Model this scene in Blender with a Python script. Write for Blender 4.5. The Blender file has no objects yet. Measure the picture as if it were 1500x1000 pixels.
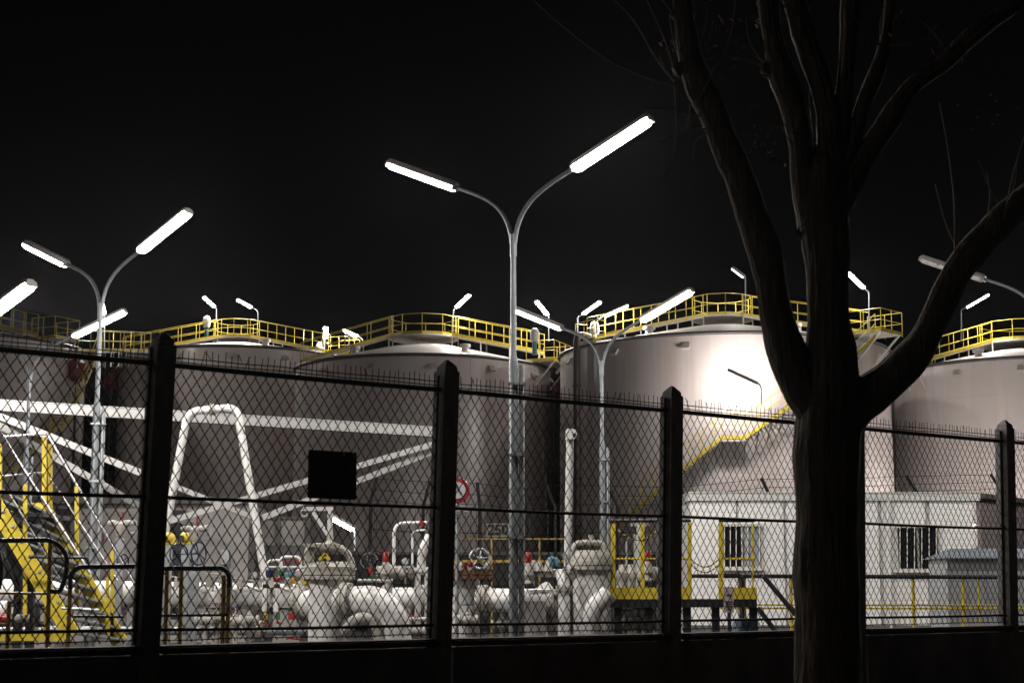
import bpy, bmesh, math, random
from mathutils import Vector, Matrix, noise
random.seed(7)
SC = bpy.context.scene
COL = SC.collection
V = Vector
# ------------------------------------------------------------------ camera
EYE = V((0, 0, 1.5)); FPX = 2400.0; PITCH = math.atan(360 / 2400)
CS, SN = math.cos(PITCH), math.sin(PITCH)
cd = bpy.data.cameras.new('camera'); cam = bpy.data.objects.new('camera', cd); COL.objects.link(cam)
cam.location = EYE; cam.rotation_euler = (math.pi / 2 + PITCH, 0, 0)
cd.sensor_width = 36; cd.lens = 36 * FPX / 1500; cd.clip_end = 3000; cd.clip_start = .1
cd.dof.use_dof = True; cd.dof.focus_distance = 42; cd.dof.aperture_fstop = 4.5
SC.camera = cam
# ------------------------------------------------------------------ night sky
w = bpy.data.worlds.new('World'); SC.world = w; w.use_nodes = True
bg = w.node_tree.nodes['Background']; bg.inputs[0].default_value = (1.0, .96, 1.02, 1); bg.inputs[1].default_value = .0008
SC.view_settings.view_transform = 'Standard'; SC.view_settings.look = 'None'
SC.view_settings.exposure = 0; SC.view_settings.gamma = 1
cy = SC.cycles
cy.use_denoising = True; cy.max_bounces = 5; cy.diffuse_bounces = 3; cy.glossy_bounces = 3
cy.sample_clamp_indirect = 4; cy.use_light_tree = True; cy.caustics_reflective = False; cy.caustics_refractive = False

LAMP_L = 450.0     # radiance of a lit fluorescent street lantern
ROOF_L = 420.0

def P(px, py, Y):
    """point at ground distance Y on the ray of a photo pixel"""
    u = (px - 750) / FPX; v = (500 - py) / FPX
    d = V((u, CS - v * SN, SN + v * CS))
    return EYE + d * (Y / d.y)
def S(n, Y): return n * Y / 2427.0
# ------------------------------------------------------------------ materials
M = {}
def mat(name, col, rough=.5, metal=0., var=.25, scale=6., bump=.0, dirt=None, dirt_amt=.5, dirt_scale=2.5, stretch=(1, 1, 1), bscale=None):
    m = bpy.data.materials.new(name); m.use_nodes = True
    nt = m.node_tree; N = nt.nodes; L = nt.links; b = N['Principled BSDF']
    tc = N.new('ShaderNodeTexCoord'); mp = N.new('ShaderNodeMapping'); mp.inputs['Scale'].default_value = stretch
    L.new(tc.outputs['Object'], mp.inputs[0])
    n = N.new('ShaderNodeTexNoise'); n.inputs['Scale'].default_value = scale; n.inputs['Detail'].default_value = 6
    L.new(mp.outputs[0], n.inputs['Vector'])
    r = N.new('ShaderNodeValToRGB'); e = r.color_ramp.elements
    lo = [c * (1 - var) for c in col]; hi = [min(1, c * (1 + var * .6)) for c in col]
    e[0].position = .3; e[1].position = .7; e[0].color = (*lo, 1); e[1].color = (*hi, 1)
    L.new(n.outputs[0], r.inputs[0]); out = r.outputs[0]
    if dirt:
        n2 = N.new('ShaderNodeTexNoise'); n2.inputs['Scale'].default_value = dirt_scale; n2.inputs['Detail'].default_value = 8; n2.inputs['Roughness'].default_value = .65
        L.new(mp.outputs[0], n2.inputs['Vector'])
        r2 = N.new('ShaderNodeValToRGB'); r2.color_ramp.elements[0].position = .52; r2.color_ramp.elements[1].position = .72
        r2.color_ramp.elements[1].color = (dirt_amt,) * 3 + (1,); L.new(n2.outputs[0], r2.inputs[0])
        mx = N.new('ShaderNodeMixRGB'); L.new(r2.outputs[0], mx.inputs[0]); L.new(out, mx.inputs[1]); mx.inputs[2].default_value = (*dirt, 1)
        out = mx.outputs[0]
    L.new(out, b.inputs['Base Color'])
    mr = N.new('ShaderNodeMapRange'); mr.inputs['To Min'].default_value = max(.02, rough - .1); mr.inputs['To Max'].default_value = min(1, rough + .12)
    L.new(n.outputs[0], mr.inputs[0]); L.new(mr.outputs[0], b.inputs['Roughness'])
    b.inputs['Metallic'].default_value = metal
    if bump:
        bp = N.new('ShaderNodeBump'); bp.inputs['Strength'].default_value = bump; bp.inputs['Distance'].default_value = .05 if name == 'bark' else .02
        nb = n
        if bscale:
            nb = N.new('ShaderNodeTexNoise'); nb.inputs['Scale'].default_value = bscale; nb.inputs['Detail'].default_value = 8; L.new(mp.outputs[0], nb.inputs['Vector'])
        L.new(nb.outputs[0], bp.inputs['Height']); L.new(bp.outputs[0], b.inputs['Normal'])
    M[name] = m; return m
def emis(name, col, s):
    m = bpy.data.materials.new(name); m.use_nodes = True; nt = m.node_tree; nt.nodes.clear()
    e = nt.nodes.new('ShaderNodeEmission'); o = nt.nodes.new('ShaderNodeOutputMaterial')
    e.inputs[0].default_value = (*col, 1); e.inputs[1].default_value = s; nt.links.new(e.outputs[0], o.inputs[0])
    m.cycles.emission_sampling = 'FRONT'; M[name] = m
mat('white_pipe', (.66, .645, .625), .34, 0, .14, 5, .08, (.2, .15, .10), .6, 2.8)
mat('white_dirty', (.38, .36, .32), .55, 0, .35, 9, .2, (.09, .06, .04), .85, 4.5)
mat('white_steel', (.47, .46, .45), .45, 0, .08, 3, .03, (.3, .27, .22), .35, 2)
mat('tank_paint', (.58, .515, .495), .27, 0, .10, .35, .03, (.42, .26, .19), .5, 1.1, (1, 1, .07))
mat('tank_roof', (.62, .58, .54), .5, 0, .12, .8)
mat('rim_steel', (.10, .09, .085), .6)
mat('yellow', (.56, .43, .045), .42, 0, .14, 8, .03, (.22, .14, .03), .6, 5)
mat('yellow_worn', (.42, .27, .06), .5, 0, .2, 9, .05, (.15, .09, .04), .7, 6)
mat('galv', (.36, .38, .39), .42, .65, .2, 9, .04)
mat('pole_grey', (.22, .24, .255), .38, .25, .15, 6, .03, (.2, .19, .17), .4, 4)
mat('chrome', (.5, .48, .52), .36, 1, .1, 9)
mat('black_paint', (.012, .012, .014), .5, 0, .2, 9)
mat('rubber', (.02, .02, .02), .7)
mat('wire', (.014, .012, .011), .85, 0, .2, 20)
mat('post_concrete', (.30, .285, .27), .9, 0, .3, 14, .5, (.14, .13, .115), .7, 5, (1, 1, .5), 60)
mat('wall_concrete', (.26, .235, .235), .9, 0, .4, 3, .4, (.10, .085, .085), .85, 1.3, (1, 1, .6), 40)
mat('coping', (.075, .036, .03), .85, 0, .3, 6, .4)
mat('plant_concrete', (.33, .305, .29), .85, 0, .18, 1.2, .25, (.18, .16, .15), .6, .6, (1, 1, .5), 20)
mat('dark_concrete', (.12, .115, .11), .9, 0, .25, 1.2, .2)
mat('ground_asphalt', (.05, .05, .05), .9, 0, .3, 3, .3, bscale=60)
mat('pavement_mat', (.11, .105, .10), .9, 0, .25, 4, .3, bscale=60)
mat('yard_mat', (.075, .07, .068), .85, 0, .3, .8, .2, (.08, .075, .07), .6, .7, bscale=40)
mat('bark', (.085, .064, .046), .95, 0, .55, 9, 1.0, (.11, .10, .065), .5, 4, (1, 1, .2), 26)
mat('twig', (.16, .12, .085), .9)
mat('dead_leaf', (.16, .07, .025), .8)
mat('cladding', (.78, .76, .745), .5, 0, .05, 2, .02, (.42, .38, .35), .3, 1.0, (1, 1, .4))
mat('fascia', (.58, .58, .56), .5, 0, .06, 3)
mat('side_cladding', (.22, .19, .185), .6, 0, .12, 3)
mat('glass_dark', (.012, .013, .016), .12, 0, .1)
mat('frame_white', (.66, .63, .58), .5, 0, .1, 8)
mat('blue_grey', (.34, .35, .36), .45, 0, .1, 3, .02, (.12, .12, .12), .4, 2)
mat('awning', (.17, .19, .22), .5, 0, .12, 3)
mat('red', (.28, .022, .018), .4, 0, .15, 9)
mat('dark_red', (.17, .018, .018), .5, 0, .2, 5)
mat('blue', (.015, .025, .07), .4, 0, .2, 9)
mat('blue_light', (.10, .2, .27), .45, 0, .1, 9)
mat('green', (.03, .13, .05), .45)
mat('teal', (.02, .12, .13), .45)
mat('orange', (.6, .22, .02), .45)
mat('rust', (.13, .065, .035), .85, 0, .5, 12, .3, (.05, .03, .02), .8, 9)
mat('pipe_brown', (.05, .042, .038), .6, 0, .2, 3)
mat('sign_white', (.36, .37, .38), .5, 0, .06)
mat('sign_red', (.22, .012, .02), .5, 0, .12, 8)
mat('sign_brown', (.27, .245, .22), .6, 0, .1, 4)
mat('sign_pink', (.34, .28, .28), .6, 0, .15, 12)
mat('sign_back', (.06, .045, .035), .8, 0, .3, 9)
mat('ink', (.015, .015, .017), .6)
mat('housing', (.46, .43, .42), .45, 0, .12, 9)
mat('lens_off', (.7, .67, .64), .25, 0, .12, 12)
mat('nest', (.2, .12, .07), .9)
mat('hose_black', (.02, .022, .024), .5)
emis('lens_on', (1.0, .955, .90), LAMP_L)
emis('lens_roof', (1.0, .955, .90), ROOF_L)
emis('lens_wall', (1.0, .95, .90), 620)
emis('lens_fill', (1.0, .95, .90), 300)  # for the added lights that brighten the pale tank
emis('lens_fill_dim', (1.0, .93, .86), 90)  # weaker, for the added light on the left tanks
emis('lens_dim', (1.0, .96, .91), 120)
# ------------------------------------------------------------------ mesh helpers
ORI = {}
class MB:
    def __init__(s): s.v = []; s.f = []; s.g = []
    def add(s, vs, fs):
        k = len(s.v); k2 = len(s.f); s.v += [tuple(x) for x in vs]; s.f += [tuple(i + k for i in f) for f in fs]; s.g.append((k, len(s.v), k2, len(s.f))); return s
    def box(s, a, b):
        x0, y0, z0 = (min(a[i], b[i]) for i in range(3)); x1, y1, z1 = (max(a[i], b[i]) for i in range(3))
        return s.add([(x0, y0, z0), (x1, y0, z0), (x1, y1, z0), (x0, y1, z0), (x0, y0, z1), (x1, y0, z1), (x1, y1, z1), (x0, y1, z1)],
                     [(0, 3, 2, 1), (4, 5, 6, 7), (0, 1, 5, 4), (1, 2, 6, 5), (2, 3, 7, 6), (3, 0, 4, 7)])
    def bar(s, a, b, w, h, up=(0, 0, 1)):
        a = V(a); b = V(b); d = (b - a).normalized(); u = V(up)
        if abs(d.dot(u)) > .97: u = V((0, 1, 0))
        r = d.cross(u).normalized(); u = r.cross(d).normalized()
        vs = []
        for p in (a, b):
            for sx, sz in ((-1, -1), (1, -1), (1, 1), (-1, 1)): vs.append(p + r * sx * w / 2 + u * sz * h / 2)
        return s.add(vs, [(3, 2, 1, 0), (4, 5, 6, 7), (0, 1, 5, 4), (1, 2, 6, 5), (2, 3, 7, 6), (3, 0, 4, 7)])
    def tube(s, pts, r, n=8, cap=True):
        pts = [V(p) for p in pts]; rs = r if isinstance(r, (list, tuple)) else [r] * len(pts)
        t = (pts[1] - pts[0]).normalized(); u = V((0, 0, 1)) if abs(t.z) < .9 else V((1, 0, 0))
        u = (u - t * u.dot(t)).normalized(); vs = []; fs = []
        for i, p in enumerate(pts):
            if i == 0: t = (pts[1] - p)
            elif i == len(pts) - 1: t = (p - pts[i - 1])
            else: t = (pts[i + 1] - p).normalized() + (p - pts[i - 1]).normalized()
            t = t.normalized(); u = u - t * u.dot(t)
            u = u.normalized() if u.length > 1e-6 else t.orthogonal().normalized(); b = t.cross(u)
            for k in range(n):
                a = 2 * math.pi * k / n; vs.append(p + (u * math.cos(a) + b * math.sin(a)) * rs[i])
        for i in range(len(pts) - 1):
            for k in range(n):
                fs.append((i * n + k, i * n + (k + 1) % n, (i + 1) * n + (k + 1) % n, (i + 1) * n + k))
        if cap: fs.append(tuple(range(n - 1, -1, -1))); fs.append(tuple((len(pts) - 1) * n + k for k in range(n)))
        return s.add(vs, fs)
    def cyl(s, a, b, r, n=12): return s.tube([a, b], r, n)
    def lathe(s, c, axis, prof, n=20):
        c = V(c); t = V(axis).normalized(); u = t.orthogonal().normalized(); b = t.cross(u); vs = []; fs = []
        for (r, h) in prof:
            for k in range(n):
                a = 2 * math.pi * k / n; vs.append(c + t * h + (u * math.cos(a) + b * math.sin(a)) * max(r, 1e-4))
        for i in range(len(prof) - 1):
            for k in range(n): fs.append((i * n + k, i * n + (k + 1) % n, (i + 1) * n + (k + 1) % n, (i + 1) * n + k))
        fs.append(tuple(range(n - 1, -1, -1))); fs.append(tuple((len(prof) - 1) * n + k for k in range(n)))
        return s.add(vs, fs)
    def torus(s, c, axis, R, r, n=20, m=6):
        c = V(c); t = V(axis).normalized(); u = t.orthogonal().normalized(); b = t.cross(u); vs = []; fs = []
        for i in range(n):
            a = 2 * math.pi * i / n; d = u * math.cos(a) + b * math.sin(a)
            for j in range(m):
                q = 2 * math.pi * j / m; vs.append(c + d * (R + r * math.cos(q)) + t * r * math.sin(q))
        for i in range(n):
            for j in range(m): fs.append((i * m + j, ((i + 1) % n) * m + j, ((i + 1) % n) * m + (j + 1) % m, i * m + (j + 1) % m))
        return s.add(vs, fs)
    def ball(s, c, r, n=10):
        prof = [(r * math.sin(math.pi * i / 8), -r * math.cos(math.pi * i / 8)) for i in range(9)]
        return s.lathe(c, (0, 0, 1), prof, n)
    def each(s, name, m, parent=None, **k):
        for (v0, v1, f0, f1) in s.g:
            b = MB(); b.v = s.v[v0:v1]; b.f = [tuple(i - v0 for i in f) for f in s.f[f0:f1]]; b.build(name, m, parent, **k)
    def build(s, name, m, parent=None, kind=None, label=None, smooth=40, origin=None):
        me = bpy.data.meshes.new(name); o0 = ORI.get(parent, V((0, 0, 0))) if parent else V((0, 0, 0))
        loc = V(origin) if origin is not None else o0
        me.from_pydata([V(v) - loc for v in s.v], [], s.f); me.update()
        bm = bmesh.new(); bm.from_mesh(me); bmesh.ops.recalc_face_normals(bm, faces=bm.faces); bm.to_mesh(me); bm.free()
        if smooth:
            me.shade_smooth(); me.set_sharp_from_angle(angle=math.radians(smooth))
        me.materials.append(M[m]); o = bpy.data.objects.new(name, me); COL.objects.link(o)
        if parent: o.parent = parent; o.location = loc - o0
        else: o.location = loc
        ORI[o] = loc
        if kind: o['kind'] = kind
        if label: o['label'] = label
        return o
def tag(o, label, cat, group=None):
    o['label'] = label; o['category'] = cat
    if group: o['group'] = group
    return o
def thing(name, label, cat, loc, group=None):
    o = bpy.data.objects.new(name, None); COL.objects.link(o); o.location = V(loc); o.empty_display_size = .2
    ORI[o] = V(loc); return tag(o, label, cat, group)
def fillet(pts, r, n=5):
    pts = [V(p) for p in pts]; out = [pts[0]]
    for i in range(1, len(pts) - 1):
        a, p, b = pts[i - 1], pts[i], pts[i + 1]
        l = min(r, (a - p).length * .49, (b - p).length * .49)
        p0 = p + (a - p).normalized() * l; p1 = p + (b - p).normalized() * l
        for k in range(n + 1):
            t = k / n; out.append(p0 * (1 - t) ** 2 + p * 2 * t * (1 - t) + p1 * t * t)
    out.append(pts[-1]); return out
def bez(p0, p1, p2, p3, n=12):
    return [p0 * (1 - t) ** 3 + p1 * 3 * t * (1 - t) ** 2 + p2 * 3 * t * t * (1 - t) + p3 * t ** 3 for t in [i / n for i in range(n + 1)]]
def boxpx(mb, x0, y0, x1, y1, Y, depth=.3, yoff=0.):
    a = P(x0, y0, Y); b = P(x1, y1, Y); return mb.box((a.x, Y + yoff, a.z), (b.x, Y + depth + yoff, b.z))
def gz(p): return V((p.x, p.y, 0))
# ------------------------------------------------------------------ ground
def sheet(name, x0, y0, x1, y1, z, m):
    o = MB().add([(x0, y0, z), (x1, y0, z), (x1, y1, z), (x0, y1, z)], [(0, 1, 2, 3)]).build(name, m, smooth=0); o['kind'] = 'structure'
    return o
sheet('ground', -160, -40, 200, 260, 0, 'ground_asphalt')
FT = V((2.194, 1.743, 0)).normalized(); FN = V((-FT.y, FT.x, 0)); F0 = V((-2.828, 12.9, 0)); FS = V((2.194, 1.743, 0))
def quad_local(name, a, b, n0, n1, z, m):
    p = [F0 + FT * a + FN * n0, F0 + FT * b + FN * n0, F0 + FT * b + FN * n1, F0 + FT * a + FN * n1]
    o = MB().add([(q.x, q.y, z) for q in p], [(0, 1, 2, 3)]).build(name, m, smooth=0); o['kind'] = 'structure'
quad_local('pavement', -60, 80, -7, -.2, .004, 'pavement_mat')
quad_local('yard', -45, 90, .3, 95, .008, 'yard_mat')
# ------------------------------------------------------------------ fence
def F(s, z, off=0., t=0.):
    p = F0 + FS * s + FT * t + FN * off
    return V((p.x + .025 * (z - 1.5), p.y, z))
fence = thing('chain_link_fence', 'dark chain-link fence with concrete posts and spiked top along the wall', 'fence', F0)
wall = thing('boundary_wall', 'low dark concrete wall with a coping under the chain-link fence', 'wall', F0)
ZW, ZL, ZM, ZT = 1.05, 1.175, 2.2, 3.25
PW = .0825
for s in range(-1, 7):
    mb = MB(); zt = 3.47 + random.uniform(-.02, .02)
    rings = [(PW, 0), (PW, zt - .06), (PW - .004, zt - .055), (PW - .014, zt - .05), (PW - .018, zt - .012), (.012, zt + .05)]
    vs = []
    for (h, z) in rings:
        for (a, b) in ((-1, -1), (1, -1), (1, 1), (-1, 1)): vs.append(F(s, z, b * h, a * h))
    fs = [(i * 4 + k, i * 4 + (k + 1) % 4, i * 4 + 4 + (k + 1) % 4, i * 4 + 4 + k) for i in range(len(rings) - 1) for k in range(4)]
    fs += [(0, 3, 2, 1), (20, 21, 22, 23)]
    mb.add(vs, fs); mb.build('post', 'post_concrete', fence, smooth=0)
    for sd in (-1, 1):
        t = sd * (PW + .012)
        MB().tube([F(s, ZW + .01, 0, t), F(s, ZT + .13, 0, t)], .011, 6).build('stretcher_bar', 'wire', fence)
for s in range(-1, 6):
    L0 = PW + .02; L1 = FS.length - PW - .02
    for z, r in ((ZT, .022), (ZM, .015), (ZL, .013)):
        sag = random.uniform(.0, .012)
        MB().tube([F(s, z - sag * math.sin(math.pi * q / 6), -.02, L0 - .02 + (L1 - L0 + .04) * q / 6) for q in range(7)], r, 6).build('rail', 'wire', fence)
    mb = MB()
    for z in (ZT + .035, ZT + .07, ZW + .045):
        mb.tube([F(s, z + random.uniform(-.006, .006), 0, L0 + (L1 - L0) * q / 8) for q in range(9)], .0045, 4)
    mb.each('strand', 'wire', fence)
    # chain link
    mb = MB(); W = L1 - L0; H0 = ZW + .035; H1 = ZT - .01; dw = .0965; dh = .139; sl = dh / dw
    bulge = lambda x, z: .012 * math.sin(x * 2.1 + s) * math.sin(z * 3 + s * 2)
    n = int((W + (H1 - H0) / sl) / dw) + 2
    for sg in (1, -1):
        for i in range(-1, n + 1):
            x0 = (i * dw - (H1 - H0) / sl) if sg > 0 else i * dw
            # line x = x0 + sg*(z-H0)/sl
            lo, hi = H0, H1
            for lim in (0, W):
                zl = H0 + (lim - x0) * sl * sg
                if sg > 0: lo, hi = (max(lo, zl), hi) if lim == 0 else (lo, min(hi, zl))
                else: lo, hi = (lo, min(hi, zl)) if lim == 0 else (max(lo, zl), hi)
            if hi - lo < .02: continue
            k = max(2, int((hi - lo) / .4) + 1); pts = []
            for q in range(k + 1):
                z = lo + (hi - lo) * q / k; x = x0 + sg * (z - H0) / sl
                jx = .006 * noise.noise(V((x * 3, z * 3, s * 5)))
                pts.append(F(s, z, sg * .003 + bulge(x, z), L0 + x + jx))
            mb.tube(pts, .0045, 4, False)
    # twisted knots where the wires hook together
    for i in range(int(W / dw) + 1):
        for j in range(int((H1 - H0) / dh) * 2 + 1):
            x = i * dw + (dw / 2 if j % 2 else 0); z = H0 + j * dh / 2
            if x > W or z > H1: continue
            jx = .006 * noise.noise(V((x * 3, z * 3, s * 5)))
            c = F(s, z, bulge(x, z), L0 + x + jx); e = .0085
            mb.add([c + V((0, 0, e * 1.6)), c + FT * e, c + FN * e, c - FT * e, c - FN * e, c - V((0, 0, e * 1.6))],
                   [(0, 1, 2), (0, 2, 3), (0, 3, 4), (0, 4, 1), (5, 2, 1), (5, 3, 2), (5, 4, 3), (5, 1, 4)])
    mb.build('chain_link_mesh', 'wire', fence, kind='stuff', smooth=0)
    mb = MB(); x = .01
    while x < W:
        h = random.uniform(.125, .15); lean = random.gauss(0, .006)
        if random.random() < .05: lean += random.choice((-1, 1)) * random.uniform(.04, .09)
        a = F(s, ZT - .01, 0, L0 + x); b = F(s, ZT + h, random.gauss(0, .01), L0 + x + lean); mb.tube([a, b], .0036, 4, False)
        if random.random() < .04: mb.tube([b, b + FT * lean * .5 + V((0, 0, -.06)) + FT * .03], .0036, 4, False)
        x += random.uniform(.05, .062)
    mb.build('wire_spikes', 'wire', fence, kind='stuff', smooth=0)
    a = F0 + FS * s; b = F0 + FS * (s + 1)
    z0 = ZW - .07
    MB().bar(V((a.x, a.y, z0 / 2)) + FT * (PW + .01), V((b.x, b.y, z0 / 2)) - FT * (PW + .01), .15, z0).build('wall_panel', 'wall_concrete', wall, smooth=0)
    mb = MB(); p0 = V((a.x, a.y, ZW - .035)) + FT * (PW + .006); p1 = V((b.x, b.y, ZW - .035)) - FT * (PW + .006)
    mb.bar(p0, p1, .26, .05); mb.bar(p0 + V((0, 0, .03)), p1 + V((0, 0, .03)), .16, .02); mb.build('coping', 'coping', wall, smooth=0)
# square plate hung on the fence, seen from its dark back
sp = thing('sign_board', 'small square sign board hung on the mesh, its dark back to the road', 'sign', F(.589, 2.5))
c = F(.589, 2.445, .03); hw, hh = .235, .197
MB().bar(c - FT * hw, c + FT * hw, .006, hh * 2).build('plate', 'sign_back', sp, smooth=0)
mb = MB()
for a in (-1, 1):
    mb.bar(c + FT * hw * a + V((0, 0, -hh)) - FN * .008, c + FT * hw * a + V((0, 0, hh)) - FN * .008, .014, .012)
    mb.bar(c - FT * hw + V((0, 0, hh * a)) - FN * .008, c + FT * hw + V((0, 0, hh * a)) - FN * .008, .012, .014)
mb.build('edge_fold', 'sign_back', sp, smooth=0)
# ------------------------------------------------------------------ tanks
def tank(px, Y, R, H, apex, label, rimz=.09):
    c = P(px, 600, Y); c = V((c.x, Y, 0))
    t = thing('storage_tank', label, 'tank', c, 'storage tanks')
    mb = MB(); nc = 7; n = 128
    prof = [(R + .03, 0)]
    for k in range(nc):
        r = R + .012 * (nc - 1 - k); prof += [(r, H * k / nc + .002), (r, H * (k + 1) / nc - .002)]
    mb.lathe(c, (0, 0, 1), prof, n); mb.build('shell', 'tank_paint', t, smooth=60)
    seam = MB()                      # vertical weld beads of the plates
    for k in range(nc):
        for j in range(9):
            a = 2 * math.pi * (j + (.5 if k % 2 else 0)) / 9 + .3 * k; r = R + .012 * (nc - 1 - k) + .002
            p = c + V((math.sin(a) * r, -math.cos(a) * r, 0))
            seam.bar(p + V((0, 0, H * k / nc + .02)), p + V((0, 0, H * (k + 1) / nc - .02)), .03, .012)
    seam.build('weld_seam', 'tank_paint', t, smooth=0)
    MB().lathe(c + V((0, 0, H)), (0, 0, 1), [(R + .02, .02), (R * .75, apex * .30), (R * .5, apex * .56), (R * .25, apex * .82), (.02, apex)], n).build('roof', 'tank_roof', t, smooth=50)
    MB().torus(c + V((0, 0, H)), (0, 0, 1), R + .07, rimz, n, 4).build('rim', 'rim_steel', t)
    for j in range(14):                 # overflow hoods round the top edge
        a = 2 * math.pi * j / 14 + .12; d = V((math.sin(a), -math.cos(a), 0)); p = c + d * (R + .02) + V((0, 0, H - .45))
        MB().bar(p, p + d * .22 + V((0, 0, -.28)), .34, .12).build('vent_hood', 'tank_paint', t, smooth=0)
    for j in range(5):                  # breather boxes on the roof
        a = 2 * math.pi * j / 5 + .5; d = V((math.sin(a), -math.cos(a), 0)); p = c + d * (R * .72) + V((0, 0, H + apex * .33))
        MB().lathe(p, (0, 0, 1), [(.2, -.1), (.2, .18), (.3, .2), (.3, .36), (.08, .4)], 12).build('roof_vent', 'tank_roof', t)
    return t, c
def railing(t, pts, h=1.1, sp=1.5, kick=True, r=.019, m='yellow', name='handrail', gap=0.0, mid=True):
    pts = [V(p) for p in pts]; mb = MB(); up = V((0, 0, h))
    mb.tube([p + up for p in pts], r, 6)
    if mid: mb.tube([p + up * .5 for p in pts], r * .85, 6)
    for i in range(len(pts) - 1):
        n = max(1, round((pts[i + 1] - pts[i]).length / sp))
        for k in range(n + (1 if i == len(pts) - 2 else 0)):
            p = pts[i].lerp(pts[i + 1], k / n); mb.tube([p - V((0, 0, .12)), p + up], r * 1.05, 6)
    mb.build(name, m, t)
    if kick:
        k = MB()
        for i in range(len(pts) - 1): k.bar(pts[i] + V((0, 0, .06)), pts[i + 1] + V((0, 0, .06)), .02, .15)
        k.each('kick_plate', m, t, smooth=0)
def walkway(t, a, b, w=.9, sp=1.4, m='tank_roof'):
    a = V(a); b = V(b); d = b - a; s = V((d.y, -d.x, 0)).normalized() * w / 2
    MB().bar(a - V((0, 0, .06)), b - V((0, 0, .06)), w, .06).build('walkway', m, t, smooth=0)
    k = MB(); n = max(2, int(d.length / 1.6))
    for i in range(n + 1):
        p = a.lerp(b, i / n)
        for sg in (-1, 1): k.tube([p + s * sg - V((0, 0, .06)), p + s * sg - V((0, 0, .9))], .035, 6)
    k.each('support', 'tank_roof', t)
    railing(t, [a + s, b + s], sp=sp); railing(t, [a - s, b - s], sp=sp)
def ring_platform(t, c, R, z, n=10, a0=0, a1=360):
    pts = [V((c.x + R * math.sin(math.radians(a0 + (a1 - a0) * i / n)), c.y - R * math.cos(math.radians(a0 + (a1 - a0) * i / n)), z)) for i in range(n + 1)]
    MB().lathe(V((c.x, c.y, z - .1)), (0, 0, 1), [(R + .06, 0), (R + .06, .08)], 20).build('platform', 'tank_roof', t)
    railing(t, pts, sp=1.2)
HT = 13.4
tD, cD = tank(1060, 85, 8.5, HT, 1.75, 'large storage tank with a floodlit bright patch and a yellow stair up its side')
tC, cC = tank(620, 91, 7.1, HT, 1.7, 'brown storage tank behind the tall central lamp, ringed platform on its roof')
tB, cB = tank(345, 103, 7.25, 15.6, 1.3, 'dark storage tank farthest back, just right of the black gap between tanks')
tE, cE = tank(1503, 92, 7.45, HT, 1.55, 'pale grey storage tank behind the right limb of the tree')
tA, cA = tank(-70, 88, 6.85, 14.2, 1.4, 'storage tank at the far left with a yellow stair beside the black gap')
# roof furniture -----------------------------------------------------
ring_platform(tD, cD, 1.55, HT + 2.05); 
zt = HT + 2.05
def rimp(c, R, deg, z): return V((c.x + R * math.sin(math.radians(deg)), c.y - R * math.cos(math.radians(deg)), z))
walkway(tD, rimp(cD, 8.3, -58, HT + .35), rimp(cD, 1.6, -58, zt - .05), sp=1.1)
walkway(tD, rimp(cD, 8.3, 50, HT + .45), rimp(cD, 1.6, 50, zt - .05), sp=1.3)
def edge_platform(t, c, R, deg, z, w=1.7, d=1.3):
    o = rimp(c, R, deg, z); u = V((math.sin(math.radians(deg)), -math.cos(math.radians(deg)), 0)); s = V((-u.y, u.x, 0))
    q = [o - s * w / 2 - u * .4, o - s * w / 2 + u * d, o + s * w / 2 + u * d, o + s * w / 2 - u * .4]
    MB().bar(o - u * .4, o + u * d, w, .07).build('platform', 'tank_roof', t, smooth=0)
    k = MB()
    for sg in (-1, 1): k.bar(o + s * sg * w * .42 + u * (d - .05), o + s * sg * w * .42 - V((0, 0, 1.3)) + u * .05, .08, .08)
    k.each('bracket', 'tank_roof', t, smooth=0)
    railing(t, q, sp=.9)
edge_platform(tD, cD, 8.5, 47, HT + .25, 2.0, 1.5)
edge_platform(tD, cD, 8.3, -60, HT + .1, 1.6, .3)
ring_platform(tC, cC, 1.9, HT + 1.95)
walkway(tC, rimp(cC, 6.9, -72, HT + .3), rimp(cC, 1.9, -72, HT + 1.95), sp=1.2)
walkway(tC, rimp(cC, 1.9, 70, HT + 1.95), rimp(cC, 7.0, 70, HT + .75), sp=1.1)
edge_platform(tC, cC, 7.1, 68, HT + .1, 2.6, 1.2)
ring_platform(tB, cB, 1.4, 15.6 + 1.5)
walkway(tB, rimp(cB, 7.1, -66, 15.6 + .1), rimp(cB, 1.4, -66, 15.6 + 1.5), sp=1.3)
walkway(tB, rimp(cB, 1.4, 60, 15.6 + 1.5), rimp(cB, 7.0, 60, 15.6 + .2), sp=1.3)
edge_platform(tB, cB, 7.1, 72, 15.7, 1.6, 1.0)
ring_platform(tE, cE, 2.4, HT + 1.75, 12)
walkway(tE, rimp(cE, 7.2, -70, HT + .3), rimp(cE, 2.4, -70, HT + 1.7), sp=1.1)
walkway(tE, rimp(cE, 2.4, 40, HT + 1.7), rimp(cE, 7.3, 40, HT + .4), sp=1.2)
walkway(tA, rimp(cA, 1.2, 52, 14.2 + 1.55), rimp(cA, 6.7, 52, 14.2 + .25), sp=1.2)
edge_platform(tA, cA, 6.8, 62, 14.25, 1.8, 1.2)
edge_platform(tE, cE, 7.4, -66, HT + .1, 1.5, .8)
# gangway bridging tanks A and B
g = thing('gangway', 'yellow railed gangway bridging the black gap between the two left tanks', 'gangway', P(130, 520, 84))
a = P(128, 514, 84.6); b = P(208, 514, 96.5)
walkway(g, a, b, 1.0, 2.6)
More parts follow.
